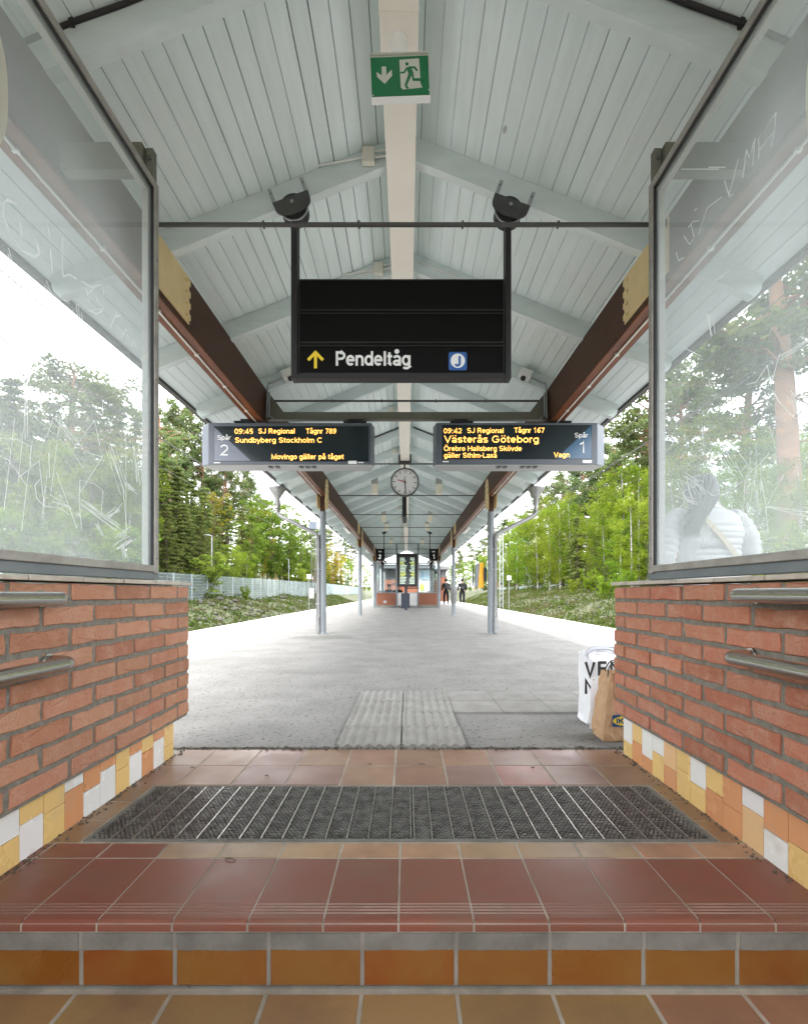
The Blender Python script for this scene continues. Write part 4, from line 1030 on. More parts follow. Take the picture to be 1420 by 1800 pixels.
def glass_front(t, px0, px1, py0, py1, d):
    a, b_ = P(px0, py0, d), P(px1, py1, d)
    m = MB(); m.box(a.x, b_.x, d, d + .0035, b_.z, a.z); return m.build('screen', G['screen'], t)
def tri(name, pts, d, mat, t, th=.0012):
    m = MB(); m.prism([(P(x, y, d).x, P(x, y, d).z) for x, y in pts], d, d + th, 'y'); return m.build(name, G[mat], t)
D2 = 5.55
t, d = train_board(-1, 'left train board, for track 2, showing 09:45 to Sundbyberg and Stockholm', 366, 652, 355)
sc = glass_front(t, 376, 648, 749, 811, d)
tri('track_panel', [(377, 751), (377, 810), (441, 810)], d - .0015, 'screen_tint', t)
e = d - .004
for s_, a_, b_, base, cap, mt in (('09:45', 412, 445, 762.5, 9, 'amber'), ('SJ Regional', 454, 518, 762, 9, 'amber'), ('Tågnr 789', 537, 591, 762, 9, 'amber'), ('Sundbyberg Stockholm C', 413, 566, 778, 9.2, 'amber'), ('Movingo gäller på tåget', 477, 605, 807, 9, 'amber'), ('Spår', 382, 406, 773, 8.5, 'print_white')):
    text_fit('lettering', s_, a_, b_, base, e, G[mt], sc, cap, bold=.145)
text_fit('lettering', '2', 387, 402, 801, e, G['print_white'], sc, 20, bold=.11)
tri('maker_plate', [(612, 810), (627, 810), (627, 815.5), (612, 815.5)], d - .0015, 'print_white', t)
tri('maker_plate', [(376, 812.3), (387, 812.3), (387, 814), (376, 814)], D2 - .002, 'print_white', t)
tri('maker_plate', [(629.5, 812), (639, 812), (639, 813.8), (629.5, 813.8)], D2 - .002, 'print_white', t)
t2_, d = train_board(1, 'right train board, for track 1, showing 09:42 to Västerås and Göteborg', 767, 1050, 1062)
sc = glass_front(t2_, 777, 1040, 747, 807, d)
tri('track_panel', [(1039, 748), (1039, 806), (978, 806)], d - .0015, 'screen_blue', t2_)
for s_, a_, b_, base, cap, mt in (('09:42', 779.5, 812, 761.5, 9, 'amber'), ('SJ Regional', 821, 885, 761, 9, 'amber'), ('Tågnr 167', 903, 957, 760.5, 9, 'amber'), ('Västerås Göteborg', 780, 947, 778, 12.5, 'amber'), ('Örebro Hallsberg Skövde', 780, 917, 792.5, 8.8, 'amber'), ('gäller Sthlm-Laxå', 780, 873, 804.5, 8.8, 'amber'), ('Vagn', 973, 1001, 803.5, 8.8, 'amber'), ('Spår', 1010, 1034, 769, 8.5, 'print_white')):
    text_fit('lettering', s_, a_, b_, base, e, G[mt], sc, cap, bold=.145)
text_fit('lettering', '1', 1018, 1027, 796, e, G['print_white'], sc, 20, bold=.11)
tri('maker_plate', [(1024, 808.5), (1040, 808.5), (1040, 813.5), (1024, 813.5)], D2 - .002, 'print_white', t2_)
tri('maker_plate', [(778, 810.3), (789, 810.3), (789, 812.3), (778, 812.3)], D2 - .002, 'print_white', t2_)
for s, t in ((-1, t), (1, t2_)):
    t = t2_ if s > 0 else [o for o in COL.objects if o.name == 'train_board'][0]
    for px in ((436, 625) if s < 0 else (810, 980)):
        q = P(px, 742, 5.7); m = MB(); m.box(q.x - .075, q.x + .075, 5.66, 5.78, H + 1.955, H + 1.998); m.box(q.x - .13, q.x + .13, 5.6, 5.84, H + 1.94, H + 1.956); m.build('hanger', G['black_frame'], t)
    for px in ((476, 488, 530, 541, 552) if s < 0 else (876, 887, 918, 929, 940)):
        q = P(px, 822, 5.68); zz = P(0, 817, D2).z
        m = MB(); m.box(q.x - .022, q.x + .022, 5.64, 5.72, zz + .002, zz + .008); m.build('vent', G['rod_steel'], t)
# conduits dropping from the rafter lamps to the boards
for s in (-1, 1):
    m = MB(); x = s * 1.6; y = 5.62
    m.tube([(s * 1.42, RY[7] - .06, zr(1.42) + .07), (s * 1.54, RY[7] - .07, zr(1.54) + .05), (x, 5.7, H + 2.42), (x, 5.66, H + 2.36), (x, 5.64, H + 2.0)], .01, 8)
    m.tube([(s * 1.575, 5.66, H + 2.3), (s * 1.575, 5.64, H + 2.02), (s * 1.52, 5.62, H + 1.99)], .009, 8)
    tag(m.build('conduit_pipe', G['galvanised'], None, 50), 'thin grey conduit bent down the %s beam to its train board' % ('left' if s < 0 else 'right'), 'pipe')
    t = thing('security_camera', 'small white camera box on a %s rafter beside the black hanging sign' % ('left' if s < 0 else 'right'), 'camera', (s * 1.35, RY[7] - .1, zr(1.35) + .06))
    R_ = Matrix.Translation(Vector((s * 1.36, RY[7] - .1, zr(1.36) + .055))) @ Matrix.Rotation(s * .38, 4, 'Y')
    m = MB(); m.cbox((0, 0, 0), (.14, .13, .085), R_); m.build('body', G['white_plastic'], t, bevel=.008)
    m = MB(); m.ellipsoid((s * 1.33, RY[7] - .12, zr(1.36) + .0), (.03, .03, .03), 12, 8); m.build('lens', G['black_rubber'], t, True)

# ------------------------------------------------------------------ black hanging direction sign
d = 3.35
sg = thing('direction_sign', 'black hanging sign with three panels, the lowest reading Pendeltåg', 'sign', (0, d, H + 1.5))
a_, b_ = P(523, 490, d), P(888, 660, d)
for k, (pa, pb) in enumerate(((490, 545), (549, 602), (606, 657))):
    u, v = P(525, pa, d), P(886, pb, d)
    m = MB(); m.box(u.x, v.x, d + .008, d + .06, v.z, u.z); pn = m.build('panel', G['black_panel'], sg, bevel=.002)
    m = MB()
    for q in ((u.x, v.x, u.z - .006, u.z), (u.x, v.x, v.z, v.z + .008), (u.x, u.x + .006, v.z + .008, u.z - .006), (v.x - .006, v.x, v.z + .008, u.z - .006)): m.box(q[0], q[1], d + .0015, d + .0075, q[2], q[3])
    m.build('panel_rim', G['black_frame'], pn)
    if k == 2: last = pn
for s, px in ((-1, (512, 523)), (1, (888, 898))):
    u, v = P(px[0], 372, d), P(px[1], 666, d)
    m = MB(); m.box(u.x, v.x, d - .012, d + .07, v.z, u.z); m.build('post', G['black_frame'], sg, bevel=.003)
u, v = P(512, 657.5, d), P(898, 666, d); m = MB(); m.box(P(523.2, 0, d).x, P(887.8, 0, d).x, d - .01, d + .068, v.z, u.z); m.build('bottom_rail', G['black_frame'], sg, bevel=.003)
for k, (px, py, ta) in enumerate(((517, 366, -.36), (894, 371, .36))):
    c = P(px, py, d + .02)
    R_ = Matrix.Translation(c) @ Matrix.Rotation(ta, 4, 'Y')
    m = MB(); m.tube([R_ @ Vector((0, -.028, -.01)), R_ @ Vector((0, .05, -.01))], .093, 28); w_ = m.build('cable_drum', G['black_rubber'], sg, 40)
    m = MB(); pts = [(math.cos(t_) * .125, -.0 + math.sin(t_) * .07) for t_ in np.linspace(math.pi, 2 * math.pi, 14)]
    pts = [(-.128, .052)] + pts + [(.128, .052)]
    m.prism(pts, -.045, -.032, 'y'); m.v = [tuple(R_ @ Vector(v)) for v in m.v]; m.build('hanger_plate', G['dark_steel'], sg)
    for sx in (-.115, .115):
        m = MB(); m.cbox((sx, -.03, .1), (.024, .008, .11), R_); m.build('strap', G['galvanised'], sg)
    m = MB(); m.tube([R_ @ Vector((0, -.046, .01)), R_ @ Vector((0, -.055, .01))], .012, 10)
    m.build('bolt', G['galvanised'], sg)
    for sx in (-.115, .115): m = MB(); m.tube([R_ @ Vector((sx, -.034, .125)), R_ @ Vector((sx, -.042, .125))], .007, 8); m.build('bolt', G['galvanised'], sg)
    m = MB(); m.tube([R_ @ Vector((math.cos(t_) * .096, -.03, -.01 + math.sin(t_) * .096)) for t_ in np.linspace(math.pi * 1.05, math.pi * 1.9, 14)], .0055, 8); m.build('drum_rim', G['galvanised'], sg, 60)
e = d + .005
text_fit('lettering', 'Pendeltåg', 590, 721.5, 642.5, e, G['print_white'], last, 25.5, bold=.165)
m = MB()
def bar(m, p, q, w):
    p, q = Vector(p), Vector(q); t_ = (q - p).normalized(); n_ = Vector((t_.z, 0, -t_.x)) * w / 2
    y = Vector((0, .002, 0)); m.hexa([p + n_, q + n_, q - n_, p - n_], [p + n_ + y, q + n_ + y, q - n_ + y, p - n_ + y])
bar(m, P(554.5, 647, e), P(554.5, 619, e), .02); m.build('arrow_shaft', G['print_yellow'], last)
m = MB(); bar(m, P(541.5, 632.5, e - .0025), P(556, 617.5, e - .0025), .02); bar(m, P(567.5, 632.5, e - .005), P(553.5, 618, e - .005), .02); m.build('arrow_head', G['print_yellow'], last)
def rrect(x0, x1, z0, z1, r, n=5):
    o = []
    for cx_, cz_, a0 in ((x1 - r, z1 - r, 0), (x0 + r, z1 - r, 90), (x0 + r, z0 + r, 180), (x1 - r, z0 + r, 270)):
        for k in range(n + 1):
            t_ = math.radians(a0 + 90 * k / n); o.append((cx_ + r * math.cos(t_), cz_ + r * math.sin(t_)))
    return o
u, v = P(788.5, 618.5, e), P(820.5, 650.5, e)
m = MB(); m.prism(rrect(u.x, v.x, v.z, u.z, .014), e, e + .002, 'y'); m.build('line_emblem', G['print_blue'], last)
cc = P(804.5, 634, e); m = MB(); m.cyl((cc.x, e - .002, cc.z), .049, .0015, 32, 'y'); m.build('emblem_disc', G['print_white'], last)
text_fit('lettering', 'J', 798.5, 810, 643.5, e - .004, G['print_blue'], last, 18, bold=.22)

# ------------------------------------------------------------------ green exit sign
d = 2.5
xs_ = thing('exit_sign', 'green running man exit sign with a white arrow down, under the ridge duct', 'exit sign', (0, d, H + 2.85))
tilt = Matrix.Translation(P(703, 133, d)) @ Matrix.Rotation(math.radians(-2.2), 4, 'Y') @ Matrix.Scale(d / 2.62, 4)
def tl(m): m.v = [tuple(tilt @ Vector(v)) for v in m.v]; return m
k = 2.62 / F
def ex_(px, py): return ((px - 655) / 7.89 * k, -(py - 1080) / 7.89 * k)     # from the enlarged crop
m = MB(); m.box(-.155, .155, .002, .03, -.112, .115); tl(m).build('body', G['sign_pale'], xs_, bevel=.004)
m = MB(); m.box(-.153, .153, -.001, .0015, -.104, .103); fc = tl(m).build('face', G['sign_green'], xs_)
m = MB(); m.box(-.157, .157, -.006, .031, -.1185, -.1125); tl(m).build('lower_rim', G['lamp_white'], xs_)
m = MB(); m.box(-.157, .157, -.006, .045, .1155, .1225); m.box(-.157, -.1535, -.006, .03, .06, .115); m.box(.1535, .157, -.006, .03, .06, .115); tl(m).build('upper_rim', G['sign_pale'], xs_)
m = MB(); m.box(-.03, .03, .03, .05, .0, .112); tl(m).build('mount', G['sign_pale'], xs_)
def flat(name, pts, y, mat):
    m = MB(); m.prism([ex_(*p) for p in pts], y, y + .0012, 'y'); tl(m).build(name, G[mat], fc)
flat('arrow', [(405, 945), (467, 945), (467, 1065), (543, 990), (545, 1075), (440, 1185), (338, 1085), (330, 1015), (405, 1068)], -.0024, 'sign_pale')
flat('doorway', [(655, 860), (928, 850), (938, 1205), (962, 1255), (690, 1272), (660, 1240)], -.0024, 'sign_pale')
m = MB(); c = ex_(757, 923); m.prism([(c[0] + .0088 * math.cos(q), c[1] + .0088 * math.sin(q)) for q in np.linspace(0, 2 * math.pi, 20)[:-1]], -.0038, -.0026, 'y'); tl(m).build('running_figure_head', G['sign_green'], fc)
flat('running_figure', [(662, 1030), (705, 1030), (745, 975), (790, 960), (868, 962), (908, 1018), (890, 1030), (850, 985), (815, 985), (840, 1040), (848, 1128), (935, 1128), (972, 1165), (830, 1160), (815, 1080), (745, 1222), (775, 1265), (735, 1262), (712, 1220), (775, 1060), (755, 1005), (720, 1052), (662, 1052)], -.0038, 'sign_green')
m = MB()
for p in ((275, 1338), (1046, 1290)):
    q = ex_(*p); m.prism([(q[0] + .003 * math.cos(w), q[1] + .003 * math.sin(w)) for w in np.linspace(0, 6.28, 10)[:-1]], -.0038, -.0016, 'y')
tl(m).build('screw', G['lamp_white'], fc)

# ------------------------------------------------------------------ station clock
d = 10.72
ck = P(711.5, 847.5, d)
cl = thing('station_clock', 'round white station clock hanging from the ridge, hands near half past nine', 'clock', (ck.x, d, ck.z))
m = MB(); m.cyl((ck.x, d, ck.z), .295, .16, 40, 'y'); m.build('case', G['black_frame'], cl, 40)
m = MB()
pr = [ck + Vector((.297 * math.cos(q), -.012, .297 * math.sin(q))) for q in np.linspace(0, 2 * math.pi, 49)]
m.tube(pr, .014, 8, False); m.build('rim', G['dark_steel'], cl, True)
m = MB(); m.cyl((ck.x, d - .004, ck.z), .283, .003, 48, 'y'); dl = m.build('dial', G['dial'], cl)
tw = math.radians(-3)
def tick(m, ang, r0, r1, w, y, c=ck):
    dirv = Vector((math.sin(ang - tw), 0, math.cos(ang - tw))); n_ = Vector((dirv.z, 0, -dirv.x)) * w / 2
    a, b_ = c + dirv * r0, c + dirv * r1; a.y = b_.y = y
    yy_ = Vector((0, .0012, 0)); m.hexa([a + n_, b_ + n_, b_ - n_, a - n_], [a + n_ + yy_, b_ + n_ + yy_, b_ - n_ + yy_, a - n_ + yy_])
for q in range(12):
    m = MB(); tick(m, q * math.pi / 6, .2, .27, .014, d - .0065); m.build('hour_mark', G['print_black'], dl)
m = MB()
for q in range(60):
    if q % 5: tick(m, q * math.pi / 30, .25, .27, .006, d - .0065)
m.build('minute_marks', G['print_black'], dl)
m = MB(); tick(m, math.radians(285), -.04, .16, .024, d - .009); m.build('hour_hand', G['print_red'], cl)
m = MB(); tick(m, math.radians(172), -.07, .25, .02, d - .012); m.build('minute_hand', G['print_black'], cl)
m = MB(); m.cyl((ck.x, d - .0155, ck.z), .014, .003, 16, 'y'); m.box(ck.x - .018, ck.x + .018, d - .0062, d - .0045, ck.z + .1, ck.z + .115); m.build('hub', G['print_black'], cl)
m = MB(); m.box(-.068, -.032, d + .06, d + .1, ck.z + .29, H + 2.83); m.build('hanger_tube', G['rod_steel'], cl)
m = MB(); m.box(-.18, .1, d + .02, d + .14, H + 2.82, H + 2.875); m.box(-.18, -.142, d + .02, d + .14, H + 2.876, H + 3.02); m.box(.062, .1, d + .02, d + .14, H + 2.876, H + 3.02); m.build('hanger_yoke', G['dark_steel'], cl)

# edge-on sign panel hanging beyond the clock
h0 = thing('hanging_sign', 'narrow dark hanging sign seen edge-on just below the clock', 'sign', (-.06, 13.5, H + 2.4))
m = MB(); m.box(-.12, -.005, 13.0, 14.3, H + 2.02, H + 2.76); m.build('panel', G['black_frame'], h0, bevel=.006)
m = MB(); m.box(-.08, -.045, 13.2, 13.25, H + 2.76, H + 2.88); m.box(-.08, -.045, 14.05, 14.1, H + 2.76, H + 2.88); m.build('hanger', G['dark_steel'], h0)
h1 = thing('loudspeaker', 'small grey green loudspeaker hanging below the edge-on sign', 'loudspeaker', (-.03, 15.2, H + 2.1))
m = MB(); m.lathe((-.04, 15.2, H + 2.0), [(.06, 0), (.075, .1), (.075, .3), (.04, .36)], 16); m.build('body', G['sign_pale'], h1, 40)
m = MB(); m.box(-.055, -.025, 15.19, 15.21, H + 2.36, H + 2.88); m.build('hanger', G['dark_steel'], h1)

# pendant cylinder lamps
order = ['nearest', 'second', 'third', 'farthest']
for k, y in enumerate((12.2, 16.88, 19.22, 25.07)):
    for s in (-1, 1):
        x_ = .797; zt = zr(x_) + RD - .035
        t = thing('ceiling_lamp', '%s cream cylinder lamp under the boards on the %s side of the ridge' % (order[k], 'left' if s < 0 else 'right'), 'lamp', (s * x_, y, zt), 'cream cylinder lamps')
        m = MB(); m.cyl((s * x_, y, zt - .37), .085, .235, 20); m.build('shade', G['lamp_cream'], t, 40)
        m = MB(); m.cyl((s * x_, y, zt - .134), .083, .169, 20); m.build('socket', G['lamp_cap'], t, 40)
# white batten lamps under the outer side of the beams
for y, lab in ((14.6, 'nearest'), (22.4, 'farther')):
    for s in (-1, 1):
        t = thing('batten_lamp', '%s white batten lamp under the %s beam' % (lab, 'left' if s < 0 else 'right'), 'lamp', (s * 1.83, y, BZ0 - .05), 'white batten lamps')
        m = MB(); m.box(s * 1.83 - .05, s * 1.83 + .05, y, y + 1.25, BZ0 - .075, BZ0 - .03); m.build('diffuser', G['lamp_white'], t, bevel=.02)
        m = MB(); m.box(s * 1.83 - .035, s * 1.83 + .035, y + .1, y + 1.15, BZ0 - .0295, BZ0 + .02); m.build('base', G['white_plastic'], t)

# ================================================================== THINGS ON THE PLATFORM
# hanging track signs
for s, num, x0, x1 in ((-1, '2', 660.4, 676), (1, '1', 754.5, 770)):
    d = 21.2
    t = thing('track_sign', 'small black hanging sign reading Spår %s before the shelter' % num, 'sign', (P((x0 + x1) / 2, 975, d).x, d, H + 1.6), 'track number signs')
    u, v = P(x0, 965, d), P(x1, 985.5, d)
    m = MB(); m.box(u.x, v.x, d, d + .1, v.z, u.z); pn = m.build('panel', G['black_panel'], t, bevel=.006)
    xi = (v.x - .03) if s < 0 else (u.x + .03)
    ztop = zr(abs(xi)) + .02
    m = MB(); m.box(xi - .018, xi + .018, d + .03, d + .066, u.z, ztop); m.build('hanger', G['dark_steel'], t)
    m = MB(); m.tube([(xi, d + .05, ztop - .1), (xi, d + .05, ztop + .02)], .06, 14); m.prism([(xi - .16, ztop + .0), (xi + .16, ztop + .0), (xi + .02, ztop - .12), (xi - .02, ztop - .12)], d + .0, d + .02, 'y'); m.build('bracket', G['dark_steel'], t)
    text_fit('lettering', 'Spår', x0 + 4.6, x0 + 10.6, 970.6, d - .003, G['print_white'], pn, 2.2)
    text_fit('lettering', num, x0 + (4.8 if s < 0 else 5.6), x0 + (9.8 if s < 0 else 9.4), 982.2, d - .003, G['print_white'], pn, 7.2, bold=.2)
    m = MB(); xa = xi; a0 = v.z - .14
    m.box(xa - .11, xa + .11, d + .02, d + .05, a0, v.z - .002); ap_ = m.build('arrow_plate', G['black_panel'], t)
    m = MB(); sgn = s
    bar(m, Vector((xa - s * .07, d + .0165, a0 + .02)), Vector((xa + s * .05, d + .0165, a0 + .12)), .028); m.build('arrow_shaft', G['print_white'], ap_)

# information pillar
d = 23.2
t = thing('timetable_screen', 'tall black framed departures screen on a dark post before the shelter', 'display', (P(713.5, 1042, d).x, d, 0))
xc = P(713.5, 0, d).x
m = MB(); m.box(xc - .065, xc + .065, d - .05, d + .05, .016, H + .28); m.build('post', G['navy'], t, bevel=.01)
m = MB(); m.box(xc - .2, xc + .2, d - .15, d + .15, .006, .016); m.build('base_plate', G['slab_concrete'], t)
u, v = P(698, 973.5, d), P(733.5, 1031.5, d)
m = MB(); m.box(u.x, v.x, d - .08, d + .1, v.z, u.z); hs = m.build('housing', G['black_frame'], t, bevel=.01)
u, v = P(702, 979, d), P(729.5, 1028, d)
m = MB(); m.box(u.x, v.x, d - .086, d - .081, v.z, u.z); scn = m.build('screen', G['screen'], hs)
r_ = random.Random(3); mg, my = MB(), MB()
for k in range(18):
    py = 980.5 + k * 2.6
    w_ = r_.uniform(.55, 1)
    tgt = my if k in (3, 4, 10, 11, 12) else mg
    x0 = 703; x1 = 703 + 12 * w_
    a_, b_ = P(x0, py, d), P(x1, py + 1.7, d); tgt.box(a_.x, b_.x, d - .089, d - .0865, b_.z, a_.z)
    a_, b_ = P(728 - 9 * r_.uniform(.5, 1), py, d), P(728.5, py + 1.7, d); tgt.box(a_.x, b_.x, d - .089, d - .0865, b_.z, a_.z)
mg.build('timetable_line', G['pale_screen'], scn); my.build('timetable_line', G['pale_yellow'], scn)
m = MB(); m.box(xc + .02, xc + .62, d - .06, d + .06, H + .19, H + .24); m.build('shelf', G['black_frame'], t, bevel=.006)

# shelter
ds = 27.5
sh = thing('waiting_shelter', 'glazed waiting shelter with low brick walls under the far end of the canopy', 'shelter', (0, ds + 2, 0))
for px0, px1 in ((662, 695.5), (736, 768.5)):
    x0, x1 = P(px0, 0, ds).x, P(px1, 0, ds).x
    m = MB(); m.box(x0, x1, ds, ds + .22, .16, .82); w_ = m.build('brick_wall', G['far_brick'], sh)
    m = MB()
    for c in range(9):
        z = .165 + .073 * c
        y = x0 - (0 if c % 2 else .13)
        while y < x1:
            a_, b_ = max(y, x0), min(y + .25, x1)
            if b_ - a_ > .03: m.box(a_, b_, ds - .012, ds - .001, z, z + .061)
            y += .263
    struct(m.build('brick', G['far_brick'], w_), 'stuff')
    m = MB(); m.box(x0 - .02, x1 + .02, ds - .015, ds + .22, .006, .158); m.build('plinth', G['cement'], sh)
    m = MB(); m.box(x0 - .02, x1 + .02, ds - .03, ds + .25, .822, .87); m.build('sill', G['frame_paint'], sh)
    m = MB(); m.box(x0 + .03, x1 - .03, ds + .1, ds + .11, .872, H + 1.62); m.build('pane', G['glass'], sh)
    m = MB(); m.box(x0, x1, ds + .07, ds + .14, H + 1.625, H + 1.69); m.build('top_rail', G['frame_paint'], sh)
m = MB(); m.box(P(674, 0, ds).x, P(679, 0, ds).x, ds - .02, ds - .013, .26, .4); m.build('wall_box', G['galvanised'], sh)
for px in (661, 697, 735, 770):
    x = P(px, 0, ds).x; m = MB(); m.box(x - .045, x + .045, ds + .04, ds + .16, .006, zr(x) - .02); m.build('post', G['column_paint'], sh)
for px in (666, 669.5, 673, 757, 761, 765):
    x = P(px, 0, ds).x; m = MB(); m.box(x - .03, x + .03, ds + .2, ds + 3.9, .88 + .0, .93); m.box(x - .028, x + .028, ds + .3 + abs(px - 715) * .004, ds + .38 + abs(px - 715) * .004, .932, H + 1.66); m.build('mullion', G['frame_paint'], sh)
for s in (-1, 1):
    m = MB(); m.box(s * 1.72 - .01, s * 1.72 + .01, ds + .25, ds + 4, .872, H + 1.62); m.build('pane', G['glass'], sh)
    m = MB(); m.box(s * 1.72 - .11, s * 1.72 + .11, ds + .23, ds + 4, .006, .868); m.build('brick_wall', G['far_brick'], sh)
m = MB(); x0, x1 = P(698.5, 0, ds).x, P(733.5, 0, ds).x; m.box(x0, x1, ds + .09, ds + .11, .15, .8); m.build('frosted_panel', G['pale_wall'], sh)
m = MB(); m.box(x0, x1, ds + .06, ds + .14, .802, .85); m.box(x0, x1, ds + .06, ds + .14, .1, .148); m.build('panel_rail', G['galvanised'], sh)
bn = thing('bench', 'wooden bench inside the waiting shelter behind the low brick wall', 'bench', (-.9, 29.3, 0))
m = MB(); m.box(-1.5, .3, 29.1, 29.5, .42, .46); m.build('seat', G['beam_red'], bn)
for x in (-1.4, .2):
    m = MB(); m.box(x - .03, x + .03, 29.15, 29.45, .006, .419); m.build('leg', G['dark_steel'], bn)
b0 = thing('litter_bin', 'dark square litter bin standing in the shelter entrance', 'bin', (P(712, 0, 26.9).x - .1, 26.9, 0))
x0, x1 = P(705, 0, 26.9).x, P(720, 0, 26.9).x
m = MB(); m.box(x0, x1, 26.7, 27.1, .02, .74); m.build('body', G['navy'], b0, bevel=.015)
m = MB(); m.box(x0 - .01, x1 + .01, 26.69, 27.11, .742, .78); m.box(x0 + .03, x1 - .03, 26.78, 27.02, .781, .81); m.build('lid', G['black_frame'], b0, bevel=.01)
# steel bin strapped to the second right column
t = thing('litter_bin', 'round steel bin with a wider lid strapped to the second right column', 'bin', (1.69, 17.75, .45))
m = MB(); m.lathe((1.69, 17.78, 0), [(.09, .45), (.105, .47), (.105, .8), (.13, .83), (.13, 1.0), (.12, 1.01)], 20); m.build('body', G['zinc_pipe'], t, 40)
m = MB(); m.lathe((1.69, 17.78, 0), [(.165, 1.012), (.165, 1.05), (.12, 1.075)], 20); m.build('lid', G['zinc_pipe'], t, 40)
m = MB(); m.lathe((1.705, 18, 0), [(.071, .9), (.078, .9), (.078, .95), (.071, .95)], 20); m.build('strap', G['galvanised'], t, 40)
# wedge-shaped sign on the nearest right column
d = 10.1
t = thing('wedge_sign', 'yellow and grey wedge shaped sign box on the nearest right column', 'sign', (1.5, d, 1.4))
def Q(px, py, dd): return P(px, py, dd)
gl_ = [Q(834, 1031, d + .12), Q(840, 1033.5, d), Q(843, 989.5, d), Q(836, 992, d + .12)]
m = MB(); bk = [v + Vector((.0, .1, 0)) for v in gl_]; m.hexa(gl_, bk); m.build('grey_face', G['grey_panel'], t)
og = [Q(840.2, 1033.5, d), Q(850, 1033, d + .03), Q(850, 989, d + .03), Q(843.2, 989.5, d)]
m = MB(); m.hexa(og, [v + Vector((.0, .16, 0)) for v in og]); m.build('yellow_face', G['orange_panel'], t)
m = MB(); u, v = Q(850.3, 997, d), Q(855.5, 1022, d); m.box(u.x, v.x, d + .02, d + .12, v.z, u.z); m.build('bracket', G['navy'], t, bevel=.005)
m = MB(); u, v = Q(832.5, 993, d), Q(834, 1031, d); m.box(u.x, v.x, d + .14, d + .2, v.z, u.z); m.build('side_edge', G['black_frame'], t)

# ------------------------------------------------------------------ people
def skin_mesh(verts, edges, radii, mat, name, sub=2):
    me = bpy.data.meshes.new(name); bm = bmesh.new()
    lay = bm.verts.layers.skin.verify()
    vs = [bm.verts.new(v) for v in verts]
    for v, r in zip(vs, radii):
        v[lay].radius = (r, r) if not isinstance(r, tuple) else r
    vs[0][lay].use_root = True
    for a_, b_ in edges: bm.edges.new((vs[a_], vs[b_]))
    bm.to_mesh(me); bm.free()
    o = bpy.data.objects.new(name, me); COL.objects.link(o)
    sk = o.modifiers.new('skin', 'SKIN'); sk.use_smooth_shade = True; sk.branch_smoothing = .4
    sb = o.modifiers.new('sub', 'SUBSURF'); sb.levels = sub; sb.render_levels = sub
    dg = bpy.context.evaluated_depsgraph_get(); dg.update()
    out = bpy.data.meshes.new_from_object(o.evaluated_get(dg))
    bpy.data.objects.remove(o); bpy.data.meshes.remove(me)
    out.name = name; out.materials.clear(); out.materials.append(mat)
    out.polygons.foreach_set('use_smooth', [True] * len(out.polygons)); out.update()
    return out
def chain(V, E, Rr, start, pts):
    """append a chain of (point, radius) to the skeleton, joined to vertex start"""
    k = start
    for p, r in pts:
        V.append(p); Rr.append(r); E.append((k, len(V) - 1)) if k is not None else None; k = len(V) - 1
    return k
